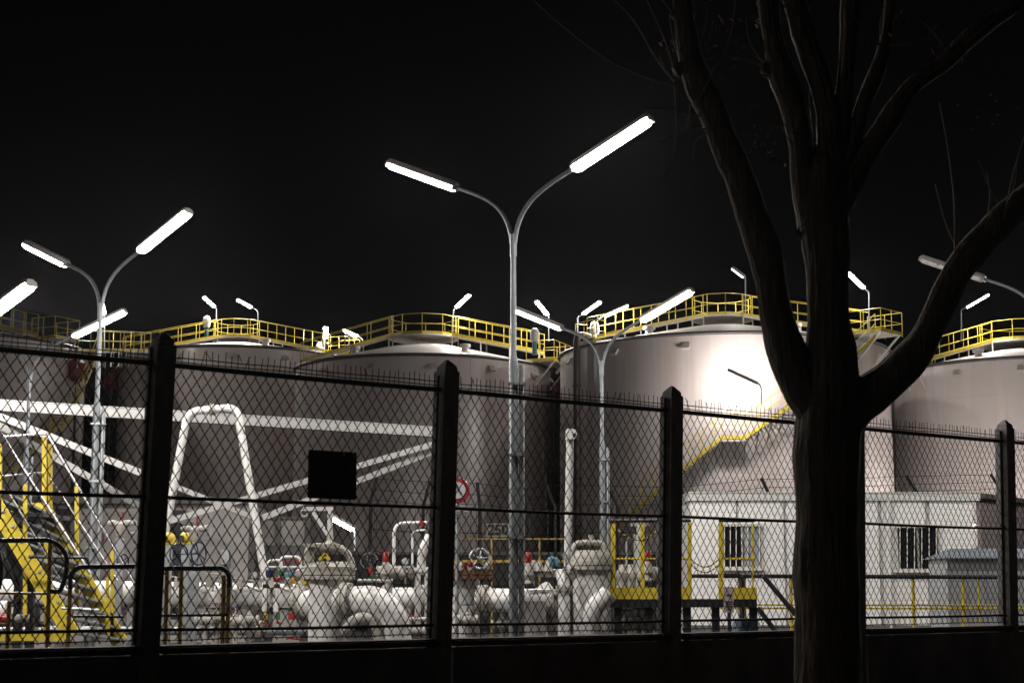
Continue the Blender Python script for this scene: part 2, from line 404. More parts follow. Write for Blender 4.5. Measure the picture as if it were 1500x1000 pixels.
# spiral stairs
def shell_stair(t, c, R, stops, w=.85, side=1):
    R1 = R + .12; R2 = R + .12 + w; tread = MB(); rail = MB(); strg = MB(); inner = MB(); brk = MB(); up = V((0, 0, 1.05))
    tops = []
    for (d0, z0, d1, z1) in stops:
        n = max(6, int(abs(d1 - d0) * 1.1)); lo = []; li = []
        for i in range(n + 1):
            d = d0 + (d1 - d0) * i / n; z = z0 + (z1 - z0) * i / n
            lo.append(rimp(c, R2, d, z)); li.append(rimp(c, R1, d, z))
        for i in range(n):
            for pr, m_, hh in ((lo, strg, .15), (li, inner, .05)):
                m_.bar(pr[i], pr[i + 1], .03, hh)
            if abs(z1 - z0) > .1:
                a_ = (lo[i] + li[i] + lo[i + 1] + li[i + 1]) / 4; dd = (lo[i] - li[i]).normalized()
                tread.bar(a_ - dd * w / 2, a_ + dd * w / 2, .1, .03)
            else:
                tread.add([lo[i], lo[i + 1], li[i + 1], li[i]], [(0, 1, 2, 3)])
            if i % 4 == 0: brk.bar(lo[i] - V((0, 0, .15)), li[i] - V((0, 0, .9)), .06, .06)
        tops += lo
        for i in range(0, n + 1, 4): rail.tube([lo[i], lo[i] + up], .02, 5)
    rail.tube([p + up for p in tops], .024, 6); rail.tube([p + up * .55 for p in tops], .02, 6)
    strg.build('stringer', 'yellow', t, smooth=0); inner.build('inner_stringer', 'galv', t, smooth=0)
    tread.build('treads', 'galv', t, smooth=0, kind='stuff'); rail.build('stair_rail', 'yellow', t); brk.each('bracket', 'galv', t, smooth=0)
shell_stair(tD, cD, 8.55, [(-50, 2.9, -8.1, 8.35), (-8.1, 8.35, -1.5, 8.35), (-1.5, 8.35, 43, 13.5)])
shell_stair(tA, cA, 6.95, [(38, 6.8, 58, 9.6), (58, 9.6, 62, 9.6), (62, 9.6, 86, 14.1)])
# down-comer pipes on D and C
mb = MB(); a = P(850, 497, 78.5); a = rimp(cD, 8.75, -61, HT); 
mb.tube(fillet([rimp(cD, 7.9, -61, HT + .45), rimp(cD, 8.9, -61, HT + .6), rimp(cD, 8.95, -61, HT - .2), rimp(cD, 8.95, -61, .3)], .5), .17, 10); mb.build('downcomer_pipe', 'pipe_brown', tD)
mb = MB()
for k in range(5): mb.torus(rimp(cD, 8.95, -61, 2.2 + 2.3 * k), (0, 0, 1), .2, .05, 12, 4)
mb.each('flange', 'pipe_brown', tD)
for dg in (73, 79):
    mb = MB(); mb.tube(fillet([rimp(cC, 7.15, dg + 9, HT - 1.0), rimp(cC, 7.3, dg + 9, HT - 1.4), rimp(cC, 7.35, dg, HT - 2.6), rimp(cC, 7.35, dg, .2)], .3), .09, 8); mb.build('conduit', 'pipe_brown', tC)
mb = MB(); mb.lathe(rimp(cC, 7.5, 80, HT - 1.1), (math.sin(1.4), -math.cos(1.4), .2), [(.1, -.2), (.42, -.15), (.42, .25), (.2, .4)], 14); mb.build('foam_chamber', 'dark_red', tC)
for (tt, cc, R, dg, H) in ((tA, cA, 7.0, 78, 14.2), (tB, cB, 7.5, -78, 15.6)):
    mb = MB(); p = rimp(cc, R + .2, dg, H - 1.1); mb.lathe(p, (0, 0, 1), [(.12, -.9), (.45, -.55), (.45, .2), (.2, .45)], 14); mb.build('foam_chamber', 'dark_red', tt)
    MB().tube([p + V((0, 0, -.8)), V((p.x, p.y, .2))], .08, 8).build('foam_pipe', 'pipe_brown', tt)
mb = MB(); mb.tube([rimp(cE, 7.5, -89, .2), rimp(cE, 7.55, -89, HT + .2)], .07, 8); mb.build('conduit', 'pipe_brown', tE)
# white domed instruments and hoses on the roof edges
for (px, py, Y, lab) in ((783, 487, 86.5, 'pale domed gauge head on the roof edge left of the double lamp arms'),
                         (871, 478, 81.5, 'pale domed gauge head at the left roof edge of the floodlit tank'),
                         (468, 507, 101, 'pale domed gauge head on the roof of the farthest tank'),
                         (303, 468, 102, 'gauge head on a post at the roof centre of the farthest tank')):
    p = P(px, py, Y); t = thing('gauge_head', lab, 'gauge', p - V((0, 0, .9)), 'gauge heads on the tank roofs')
    MB().lathe(p, (0, 0, 1), [(.2, -.5), (.24, -.3), (.24, 0), (.2, .14), (.12, .22), (.02, .25)], 12).build('dome', 'white_steel', t)
    MB().cyl(p - V((0, 0, 1.2)), p - V((0, 0, .45)), .13, 10).build('body', 'teal', t)
# ------------------------------------------------------------------ lamps
def head(par, a, d, L, wd, lens, down=None, off=.0):
    a = V(a); d = V(d).normalized(); s = d.cross(V((0, 0, 1))).normalized(); dn = V(down).normalized() if down else s.cross(d) * -1
    if not down and dn.z > 0: dn = -dn
    if down: s = d.cross(dn).normalized()
    def prism(sec, x0, x1, t0=1., n_=2):
        vs = []; k = len(sec)
        xs = [(x0, .72), (x0 + .05, 1), (x1 - .05, 1), (x1, .72)]
        for (x, q) in xs:
            for (u, v) in sec: vs.append(a + d * x + s * u * q + dn * v * q)
        fs = [(i * k + j, i * k + (j + 1) % k, (i + 1) * k + (j + 1) % k, (i + 1) * k + j) for i in range(3) for j in range(k)]
        fs += [tuple(range(k - 1, -1, -1)), tuple(3 * k + j for j in range(k))]
        return MB().add(vs, fs)
    h = wd / 2
    hs = prism([(-h - .012, 0), (h + .012, 0), (h + .005, -.035), (h * .6, -.085), (-h * .6, -.085), (-h - .005, -.035)], 0, L).build('luminaire', 'housing', par, smooth=30)
    prism([(-h, .004), (-h * .93, .045), (-h * .55, .078), (h * .55, .078), (h * .93, .045), (h, .004)], .03, L - .03).build('lens', lens, hs, smooth=0)
    for x_ in (.012, L - .012):
        MB().bar(a + d * (x_ - .016) + dn * .012, a + d * (x_ + .016) + dn * .012, wd * .86, .085, up=tuple(dn)).build('end_cap', 'housing', hs, smooth=0)
    c = MB(); c.cyl(a - d * .1, a + d * .06, .032, 8)
    for q in (.3, .7): c.bar(a + d * L * q - s * (h + .02), a + d * L * q - s * (h + .02) + dn * .03, .05, .02)
    c.build('clip', 'galv', hs)
def double_lamp(x, y, label, yaw=33, zj=6.7, lit=(True, True), off_l='lens_off'):
    t = thing('double_street_lamp', label, 'street lamp', (x, y, 0), 'double-armed street lamps in the plant')
    b = V((x, y, 0))
    lo = zj - 1.85
    MB().lathe(b, (0, 0, 1), [(.066, .02), (.066, lo - .06), (.056, lo), (.044, lo + .05), (.04, zj - .1)], 14).build('pole', 'pole_grey', t)
    MB().lathe(b, (0, 0, 1), [(.2, 0), (.2, .03), (.1, .04), (.1, .3)], 14).build('base', 'pole_grey', t)
    MB().lathe(b, (0, 0, 1), [(.052, zj - .32), (.052, zj + .02)], 12).build('collar', 'pole_grey', t)
    MB().cyl(b + V((.12, .03, .02)), b + V((.12, .03, lo - .1)), .042, 10).build('cable_duct', 'galv', t)
    k = MB()
    for q in (1.0, 2.2, 3.4, lo - .4): k.box(b + V((-.08, -.085, q)), b + V((.17, .09, q + .035)))
    k.each('clamp', 'galv', t, smooth=0)
    for sg, li in ((1, lit[0]), (-1, lit[1])):
        hd = V((math.cos(math.radians(yaw)), -math.sin(math.radians(yaw)), 0)) * sg
        j = b + V((0, 0, zj - .12)) + hd * .025
        pts = bez(j, j + V((0, 0, .62)) + hd * .05, j + hd * .5 + V((0, 0, .78)), j + hd * 1.0 + V((0, 0, .99)), 14)
        MB().tube(pts, .034, 10).build('arm', 'pole_grey', t)
        d = (hd * .92 + V((0, 0, .40))).normalized()
        head(t, pts[-1] + d * .02, d, 1.42, .2, 'lens_on' if li else off_l)
    return t
double_lamp(0.02, 24, 'tall central double-armed street lamp, nearest of the lamps in full view')
double_lamp(-7.64, 30, 'double-armed street lamp at the left in front of the black gap between tanks', yaw=37)
double_lamp(2.05, 37.2, 'smaller double-armed street lamp in front of the left edge of the floodlit tank', zj=6.6)
double_lamp(10.32, 31.6, 'street lamp at the right edge whose visible lantern is unlit, behind the tree limb', lit=(True, False))
double_lamp(-11.42, 38.5, 'double-armed street lamp low at the far left, one lantern behind the left lamp pole', zj=6.5, yaw=10)
double_lamp(-8.5, 23.2, 'street lamp at the left edge with only one bright lantern inside the picture', zj=4.15)
double_lamp(-26.0, 3.5, 'street lamp on the pavement far past the left edge of the picture', lit=(True, False))
double_lamp(16.6, 36.0, 'unseen street lamp added past the right edge to brighten the white building and kiosk')  # added out of view as fill for the building front and kiosk
double_lamp(19.2, 71, 'low yard lamp hidden behind the white building, between the two right tanks', zj=3.3)
double_lamp(25.0, 75.5, 'low yard lamp behind the kiosk, before the pale tank', zj=3.4)
double_lamp(25.9, 72.5, 'unseen tall lamp added past the right edge to brighten the pale tank, nearest it', zj=7.0)  # added out of frame to lift the pale tank's shell
double_lamp(23.0, 62.0, 'unseen tall lamp added past the right edge to brighten the pale tank, farther from it', zj=7.0)  # second out-of-frame light added for the pale tank
def single_lamp(x0, y0, x1, y1, bx, by0, by1, Y, label, lens='lens_roof', sgn=-1, L=1.3, wd=.23, down=None, group='single tube lamps on the tank roofs', dy=None):
    """(x0,y0) far end of lantern, (x1,y1) end at the pole, pole bx from by0 down to by1"""
    top = P(bx, by0, Y); bot = P(bx, by1, Y); a = P(x1, y1, Y); e = P(x0, y0, Y); d = e - a
    rem = L * L - d.length_squared; d.y = sgn * math.sqrt(rem) if rem > 0 else 0
    if dy is not None: d.y = dy
    e2 = P(x0, y0, a.y + d.y); d = e2 - a
    t = thing('roof_lamp', label, 'lamp', bot, group)
    MB().tube(fillet([bot, top, a - d.normalized() * .05], .25), .032, 8).build('pole', 'pole_grey', t)
    head(t, a, d, max(L * .8, d.length), wd, lens, down)
    return t
single_lamp(298, 434, 314, 449, 317, 452, 472, 102.5, 'tube lamp on the farthest tank, left of the pair over its roof centre')
single_lamp(347, 438, 369, 450, 378, 455, 474, 102.5, 'tube lamp on the farthest tank, right of the pair over its roof centre')
single_lamp(477, 478, 477, 495, 475, 497, 512, 101, 'short upright tube lamp seen end on at the right roof edge of the farthest tank')
single_lamp(503, 483, 524, 492, 532, 497, 520, 101, 'tube lamp on a dark pole above the yellow railing between the two middle tanks')
single_lamp(688, 431, 668, 450, 664, 454, 500, 90.5, 'tube lamp rising over the ringed platform left of the central lamp pole')
single_lamp(785, 440, 802, 461, 804, 464, 500, 88, 'tube lamp just right of the central lamp pole, over a yellow walkway')
single_lamp(880, 441, 853, 460, 846, 464, 495, 82, 'tube lamp on a dark pole at the left roof edge of the floodlit tank')
single_lamp(920, 447, 885, 463, 874, 470, 488, 81, 'tube lamp with a pale curved neck on the floodlit tank, nearest the big lit lantern')
single_lamp(1073, 392, 1090, 405, 1092, 409, 460, 84, 'tube lamp turned away over the floodlit tank roof, only a thin bright edge showing', sgn=1, L=1.25, wd=.17, down=(.25, 1, -.75))
single_lamp(1241, 398, 1266, 422, 1273, 427, 495, 79.5, 'tube lamp shining beside the tree trunk over the right roof edge platform')
single_lamp(1448, 431, 1415, 450, 1408, 453, 500, 90, 'tube lamp under the unlit lantern, over the pale tank at right')
single_lamp(149, 445, 152, 459, 153, 462, 512, 91, 'tube lamp seen end on just behind the left street lamp pole over the gangway', dy=-1.1)
# wall-washer on the stair of tank D
single_lamp(1066, 541, 1110, 561, 1115, 567, 592, 73.4, 'slim tube lamp on the yellow stair, turned to light the tank wall', sgn=1, wd=.13, down=(.12, 1, -.2), lens='lens_wall', group='lamps fixed to the plant', dy=.2, L=1.7)
for (px, Yf, dn, lab) in ((1388, 74, (.55, 1, .32), 'unseen floodlight added behind the white building to brighten the pale tank, nearer the trunk'), (1419, 77, (.3, 1, .32), 'unseen floodlight added behind the white building to brighten the pale tank, nearer the kiosk'),  # two fill lights added out of sight for the pale tank
                          (168, 76, (-.1, 1, .4), 'unseen floodlight added behind the pump house to brighten the tanks beside the black gap')):  # weak fill light added out of sight for the left tanks
    single_lamp(px - 14, 770, px + 12, 772, px + 15, 774, 860, Yf, lab, lens='lens_fill' if px > 500 else 'lens_fill_dim', down=dn, group='added unseen floodlights behind the low buildings', dy=0, L=1.0, wd=.3)
single_lamp(486, 757, 519, 775, 520, 778, 806, 44, 'low tube lamp among the pipework beside the white davit', sgn=-1, group='lamps fixed to the plant', L=.85, wd=.12, lens='lens_dim')
# ------------------------------------------------------------------ white pipe gantry
YG = 42
gt = thing('pipe_gantry', 'white braced steel gantry crossing high behind the fence', 'gantry', gz(P(300, 800, YG)))
def pbar(par, name, m, x0, y0, x1, y1, Ya, Yb, w, h): return MB().bar(P(x0, y0, Ya), P(x1, y1, Yb), w, h).build(name, m, par, smooth=0)
mb = MB(); a, b = P(-40, 591, YG - 1), P(645, 633, YG + 3); h_ = .2
mb.bar(a, b, .22, h_ * 1.05); mb.bar(a + V((0, 0, .125)), b + V((0, 0, .125)), .26, .03); mb.bar(a - V((0, 0, .125)), b - V((0, 0, .125)), .26, .03); mb.build('top_beam', 'white_steel', gt, smooth=0)
for (x0, y0, x1, y1, Ya, Yb, th) in ((-30, 598, 205, 692, YG - 1, YG, .17), (-30, 606, 205, 741, YG + .6, YG + 1, .17), (205, 692, 372, 758, YG, YG + 1, .13), (205, 741, 300, 775, YG + 1, YG + 1.4, .12),
                                     (250, 762, 645, 647, YG + .3, YG + 2.6, .15), (384, 758, 645, 657, YG + 1, YG + 3.2, .15)):
    pbar(gt, 'brace', 'white_steel', x0, y0, x1, y1, Ya, Yb, th, th)
for px, ya, yb in ((-35, 590, 870), (648, 634, 840)):
    q = P(px, ya, YG if px < 0 else YG + 3); MB().bar(V((q.x, q.y, 0)), q, .25, .25).build('leg', 'white_steel', gt, smooth=0)
# white A-shaped pipe loop
YL = 31
pl = thing('pipe_loop', 'white A-shaped pipe loop standing on the header pipe', 'pipe', gz(P(320, 860, YL)))
mb = MB(); pts = fillet([P(238, 800, YL), P(275, 603, YL), P(347, 596, YL), P(392, 870, YL)], .22, 6); mb.tube(pts, S(6, YL), 14); mb.build('pipe', 'white_pipe', pl)
mb = MB(); q = P(309, 600, YL); mb.torus(q, (1, 0, .1), S(7, YL), S(2.2, YL), 14, 5); mb.torus(q + V((S(5, YL), 0, 0)), (1, 0, .1), S(7, YL), S(2.2, YL), 14, 5); mb.cyl(q, q - V((0, 0, S(18, YL))), S(2, YL)); mb.build('flange', 'white_dirty', pl)
# ------------------------------------------------------------------ low buildings at the back
bl = thing('pump_house', 'low pale pump house with dark doorways behind the left pipework', 'building', gz(P(210, 860, 46)))
Yb = 46
MB_ = MB(); boxpx(MB_, -60, 735, 360, 960, Yb, 5); MB_.build('wall', 'plant_concrete', bl, smooth=0)
MB_ = MB(); boxpx(MB_, -66, 727, 366, 737, Yb - .25, 5.5); MB_.build('roof', 'dark_concrete', bl, smooth=0)
for (x0, x1, y0) in ((75, 104, 745), (243, 268, 748), (5, 40, 748)):
    q = MB(); boxpx(q, x0, y0, x1, 905, Yb - .05, .03); d_ = q.build('door', 'black_paint', bl, smooth=0)
    q = MB(); boxpx(q, x0 - 2, y0 - 2, x1 + 2, y0, Yb - .1, .09); boxpx(q, x0 - 2, y0, x0, 905, Yb - .1, .09); boxpx(q, x1, y0, x1 + 2, 905, Yb - .1, .09); q.build('frame', 'dark_concrete', d_, smooth=0)
q = MB(); boxpx(q, 324, 805, 335, 826, Yb - .15, .14); q.build('meter_box', 'galv', bl, smooth=0)
fs_ = thing('fire_sign', 'small dark red sign with pale lettering on the pump house wall', 'sign', P(147, 784, 45.7))
q = MB(); boxpx(q, 143, 776, 152, 792, 45.8, .03); q.build('plate', 'dark_red', fs_, smooth=0)
q = MB()
for yy in (780, 784.5, 788.5): boxpx(q, 145, yy - 1, 150, yy, 45.79, .008)
q.build('print', 'sign_white', fs_, smooth=0)
pb = thing('panel_shelter', 'low shelter with pale lit wall panels left of the white davit', 'building', gz(P(420, 860, 47.5)))
for x0, x1 in ((380, 404), (407, 446)):
    q = MB(); boxpx(q, x0, 760, x1, 798, 47.5, .12); q.build('panel', 'plant_concrete', pb, smooth=0)
q = MB(); boxpx(q, 376, 756, 452, 760, 47.4, .5); q.build('roof', 'dark_concrete', pb, smooth=0)
q = MB(); boxpx(q, 376, 798, 452, 930, 47.45, .3); q.build('base_wall', 'dark_concrete', pb, smooth=0)
q = MB(); boxpx(q, 404, 759, 407, 930, 47.4, .1); boxpx(q, 373, 756, 377, 930, 47.35, .2); boxpx(q, 448, 756, 452, 930, 47.35, .2); q.build('column', 'dark_concrete', pb, smooth=0)
bw = thing('bund_wall', 'long low dark concrete wall round the tank farm behind the pipework', 'wall', gz(P(700, 860, 62)))
for i in range(9):
    x0 = 452 + i * 64; q = MB(); boxpx(q, x0, 812, x0 + 63, 980, 62, .3); q.build('wall_panel', 'dark_concrete', bw, smooth=0)
q = MB(); boxpx(q, 450, 808, 1030, 812, 61.92, .45); q.build('coping', 'plant_concrete', bw, smooth=0)
# inner security fence with cranked posts
inf = thing('inner_fence', 'thin inner security fence with cranked posts in front of the tanks', 'fence', gz(P(700, 860, 50)))
def ipost(px, Y, topy, arm, armdy):
    a = P(px, topy, Y); b = P(px + arm, topy - armdy, Y)
    MB().tube([V((a.x, a.y, 0)), a, b], .05, 6).build('post', 'rubber', inf); return a, b
prev = None
rows = [(543, 50, 735, 9, 36), (620, 50, 742, 10, 38), (703, 50, 742, -4, 36), (775, 50, 750, -6, 34), (813, 50, 742, -14, 34), (905, 52, 742, -14, 32), (1010, 52, 742, -14, 30), (1128, 54, 727, -13, 27), (1235, 54, 727, -13, 27), (1343, 54, 722, -15, 26), (1466, 54, 718, -15, 24)]
strands = MB()
for r_ in rows:
    cur = ipost(*r_)
    if prev:
        for k in (.1, .5, .95): strands.tube([prev[0].lerp(prev[1], k), cur[0].lerp(cur[1], k)], .008, 4, False)
        for k in range(1, 5):
            f = 1 - k / 5; strands.tube([V((prev[0].x, prev[0].y, prev[0].z * f)), V((cur[0].x, cur[0].y, cur[0].z * f))], .01, 4, False)
    prev = cur
strands.each('barbed_wire', 'wire', inf)
mesh = MB()
for i in range(60):
    t_ = i / 59; a = P(543 + t_ * 480, 745, 50); mesh.tube([V((a.x, 50.1, .1)), V((a.x, 50.1, a.z))], .006, 3, False)
mesh.build('mesh_wires', 'wire', inf, kind='stuff')
sg = thing('number_sign', 'pale plate lettered 250 hung on the inner fence beside the central lamp pole', 'sign', P(730, 775, 49.6))
q = MB(); boxpx(q, 712, 766, 748, 786, 49.75, .02); q.build('plate', 'sign_brown', sg, smooth=0)
def text(s, par, name, px, py, Y, hpx, m, bold=.0, rx=math.pi / 2):
    cu = bpy.data.curves.new(name, 'FONT'); cu.body = s; cu.align_x = 'CENTER'; cu.align_y = 'CENTER'; cu.size = S(hpx, Y) * 1.38; cu.extrude = .003; cu.offset = bold
    o = bpy.data.objects.new(name, cu); COL.objects.link(o); o.parent = par; o.location = P(px, py, Y) - ORI[par]; o.rotation_euler = (rx, 0, 0); cu.materials.append(M[m])
    bpy.context.view_layer.update(); me = bpy.data.meshes.new_from_object(o.evaluated_get(bpy.context.evaluated_depsgraph_get()))
    o2 = bpy.data.objects.new(name, me); o2.parent = par; o2.location = o.location; o2.rotation_euler = o.rotation_euler; COL.objects.link(o2); bpy.data.objects.remove(o); o2.name = name; return o2
text('250', sg, 'number', 729.5, 776, 49.7, 15, 'ink', .012)
yr = thing('yellow_rail', 'thin dull yellow guard rail low in front of the tanks', 'railing', gz(P(740, 860, 47)))
for y_ in (789, 822):
    q = MB(); q.tube([P(655, y_, 47), P(830, y_, 47)], .025 if y_ < 800 else .05, 6); q.build('rail', 'yellow_worn', yr)
for px in (660, 720, 790, 828): MB().tube([gz(P(px, 860, 47)), P(px, 789, 47)], .03, 6).build('post', 'yellow_worn', yr)
# round prohibition sign
YS = 26
rs = thing('round_sign', 'round white sign with a red ring on a grey post, partly behind a concrete post', 'sign', gz(P(671, 860, YS)))
c = P(670, 718, YS); R_ = S(18.5, YS)
MB().lathe(c, (0, 1, 0), [(R_, -.012), (R_ * 1.02, 0), (R_, .012)], 36).build('rim', 'galv', rs)
MB().lathe(c + V((0, -.02, 0)), (0, 1, 0), [(R_ * .99, 0), (R_ * .99, .006)], 36).build('red_ring', 'sign_red', rs)
MB().lathe(c + V((0, -.027, 0)), (0, 1, 0), [(R_ * .66, 0), (R_ * .66, .005)], 36).build('white_disc', 'sign_white', rs)
q = MB(); k = R_ * .07
q.bar(c + V((-R_ * .3, -.033, R_ * .22)), c + V((-.01, -.033, R_ * .36)), .006, k); q.bar(c + V((-.02, -.033, R_ * .4)), c + V((R_ * .1, -.033, .0)), .006, k); q.bar(c + V((R_ * .1, -.033, 0)), c + V((R_ * .32, -.033, -R_ * .25)), .006, k)
q.build('pictogram', 'ink', rs, smooth=0)
MB().cyl(gz(c) + V((0, .05, 0)), c + V((0, .05, R_ * .6)), .03, 10).build('post', 'galv', rs)
q = MB(); boxpx(q, 660, 739, 688, 753, YS - .02, .012); q.build('supplementary_plate', 'side_cladding', rs, smooth=0)
text('GAZ', rs, 'lettering', 675, 746, YS - .03, 8, 'sign_white', .001)
# ------------------------------------------------------------------ gatehouse building, right
YB = 42
bd = thing('control_building', 'low white flat-roofed building with barred windows behind the right fence', 'building', gz(P(1220, 860, YB)))
def bpx(name, m, x0, y0, x1, y1, Y=YB, d=.1, off=0., par=None, smooth=0):
    q = MB(); boxpx(q, x0, y0, x1, y1, Y, d, off); return q.build(name, m, par or bd, smooth=smooth)
# cladding panels
xs = list(range(1012, 1432, 70)) + [1432]
for i in range(len(xs) - 1): bpx('cladding_panel', 'cladding', xs[i], 733, xs[i + 1], 930, YB, .12, .02)
bpx('wall', 'cladding', 1011, 724, 1433, 990, YB, 4.5, .13)
bpx('fascia', 'fascia', 1008, 722, 1435, 733, YB, 4.8, -.06)
bpx('flashing', 'frame_white', 1007, 720.5, 1436, 722, YB, 4.9, -.09)
bpx('plinth', 'dark_concrete', 1010, 915, 1434, 990, YB, .2, -.05)
a = P(1433, 722, YB); b = P(1480, 722, YB + 1.0)
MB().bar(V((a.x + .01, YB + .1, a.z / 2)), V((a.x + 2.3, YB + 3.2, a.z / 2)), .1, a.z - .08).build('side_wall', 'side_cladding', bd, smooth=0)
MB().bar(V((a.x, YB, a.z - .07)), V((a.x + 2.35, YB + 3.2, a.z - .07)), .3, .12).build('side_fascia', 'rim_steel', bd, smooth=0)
def window(x0, y0, x1, y1, bars, half=False):
    f_ = MB(); t_ = 2.6
    for (a0, b0, a1, b1) in ((x0, y0, x1, y0 + t_), (x0, y1 - t_, x1, y1), (x0, y0 + t_, x0 + t_, y1 - t_), (x1 - t_, y0 + t_, x1, y1 - t_), ((x0 + x1) / 2 - 1, y0 + t_, (x0 + x1) / 2 + 1, y1 - t_)):
        boxpx(f_, a0, b0, a1, b1, YB, .08, -.05)
    w_ = f_.build('window', 'frame_white', bd, smooth=0)
    xm = (x0 + x1) / 2
    for (a0, a1) in ((x0 + t_, xm - 1), (xm + 1, x1 - t_)):
        q = MB(); boxpx(q, a0, y0 + t_, a1, y1 - t_, YB, .015, -.01); q.build('pane', 'glass_dark' if not (half and a0 > xm) else 'blue_grey', w_, smooth=0)
    for k in range(bars):
        xx = x0 + (x1 - x0) * (k + .5) / bars; q = MB(); q.cyl(P(xx, y0 - 3, YB - .14), P(xx, y1 + 4, YB - .14), .013, 6); q.build('bar', 'frame_white', w_)
    q = MB()
    for yy in (y0 - 1, y1 + 2): q.bar(P(x0 - 4, yy, YB - .14), P(x1 + 4, yy, YB - .14), .02, .03)
    q.each('bar_rail', 'frame_white', w_, smooth=0)
    q = MB(); boxpx(q, x0 - 3, y1, x1 + 3, y1 + 3.5, YB, .14, -.12); q.build('sill', 'fascia', w_, smooth=0)
window(1313, 770, 1377, 835, 6); window(1057, 768, 1117, 832, 7, True)
MB().cyl(P(1303, 733, YB - .08), gz(P(1303, 860, YB - .08)), .035, 8).build('downpipe', 'fascia', bd)
# blue-grey kiosk with a sloping lid roof
YK = 35
kk = thing('kiosk', 'blue-grey metal kiosk with a sloping lid roof at the right edge', 'kiosk', gz(P(1430, 860, YK)))
a = P(1388, 817, YK); b = P(1500, 817, YK)
MB().box((a.x, YK, 0), (b.x, YK + 1.6, a.z)).build('body', 'blue_grey', kk, smooth=0)
c0 = P(1383, 817, YK - .15); c1 = P(1391, 803, YK + .5)
q = MB(); q.add([(c0.x, YK - .2, c0.z), (b.x + .2, YK - .2, c0.z), (b.x + .2, YK + .5, c1.z), (c1.x, YK + .5, c1.z), (c0.x, YK + 1.8, c0.z), (b.x + .2, YK + 1.8, c0.z)], [(0, 1, 2, 3), (3, 2, 5, 4), (0, 3, 4), (1, 5, 2), (0, 4, 5, 1)]); q.build('roof', 'awning', kk, smooth=0)
for x_ in (1388, 1415, 1442, 1470):
    q = MB(); e0 = P(x_, 818, YK - .03); q.box((e0.x - .012, YK - .02, .1), (e0.x + .012, YK + .01, e0.z)); q.build('seam', 'blue_grey', kk, smooth=0)
q = MB(); boxpx(q, 1386, 817, 1500, 819.5, YK - .05, .06); q.build('gutter', 'frame_white', kk, smooth=0)
# yellow railing with black hand tube before the building
YR = 33
gr = thing('guard_rail', 'yellow railing with a black hand tube in front of the white building', 'railing', gz(P(1290, 860, YR)))
MB().tube([P(1010, 843, YR), P(1500, 845, YR)], .04, 8).build('hand_tube', 'black_paint', gr)
for y_ in (885, 890): MB().tube([P(1040, y_, YR), P(1500, y_ + 1, YR)], .018, 6).build('rail', 'yellow', gr)
for px in (1090, 1158, 1337, 1410, 1433):
    MB().tube([gz(P(px, 860, YR + .05)), P(px, 846, YR + .05)], .035 if px < 1420 else .022, 8).build('post', 'yellow', gr)
for (x0, y0, x1, y1) in ((1118, 843, 1166, 900), (1110, 890, 1145, 935)):
    MB().tube([P(x0, y0, YR - .4), P(x1, y1, YR - .4)], .05, 8).build('sloping_tube', 'black_paint', gr)
MB().tube(fillet([P(1060, 842, YR - .1), P(1086, 842, YR - .1), P(1087, 905, YR - .1)], .12), .05, 8).build('hooked_tube', 'black_paint', gr)
# ------------------------------------------------------------------ yellow and black valve platform
YP = 27
pf = thing('valve_platform', 'raised black platform with yellow posts and kick plates right of centre', 'platform', gz(P(1000, 860, YP)))
for (x0, x1) in ((893, 965), (993, 1013), (1053, 1109)):
    q = MB(); boxpx(q, x0, 860, x1, 877, YP, .02); q.build('kick_plate', 'yellow', pf, smooth=0)
q = MB(); boxpx(q, 893, 877, 1109, 889, YP - .02, 1.3); q.build('deck', 'black_paint', pf, smooth=0)
for px in (905, 950, 1006, 1048, 1103):
    for dy in (.12, 1.1):
        a = P(px, 889, YP + dy); MB().bar(V((a.x, a.y, 0)), a, .12, .12).build('leg', 'black_paint', pf, smooth=0)
for (px, w_, yo, ty) in ((898, 9, 0, 767), (941, 8, 0, 767), (1010, 8, 0, 765), (1056, 9, 0, 765), (1103, 4, 1.2, 768)):
    a = P(px, ty, YP + yo + .05); b = P(px, 877, YP + yo + .05); MB().bar(b, a, S(w_, YP) * .7, S(w_, YP) * .9).build('post', 'yellow', pf, smooth=0)
for (x0, x1) in ((893, 962), (985, 1012), (1053, 1106)):
    MB().tube([P(x0, 762, YP + .05), P(x1, 762, YP + .05)], .028, 8).build('top_rail', 'black_paint', pf)
    MB().tube([P(x0 - (1 if x0 > 900 else -2), 818, YP + .05), P(x1, 818, YP + .05)], .018, 6).build('mid_rail', 'yellow', pf)
def chain(x0, y0, x1, y1, sag, Y):
    n = 18
    for c_ in (0, 1):
        q = MB()
        for i in range(n):
            if i % 2 != c_: continue
            f = lambda t: P(x0 + (x1 - x0) * t, y0 + (y1 - y0) * t + sag * 4 * t * (1 - t), Y)
            q.tube([f(i / n), f((i + 1) / n)], .012, 5)
        q.build('chain', 'yellow' if c_ else 'black_paint', pf)
chain(902, 772, 962, 777, 16, YP); chain(1012, 818, 1053, 818, 12, YP); chain(1012, 826, 1053, 826, 12, YP)
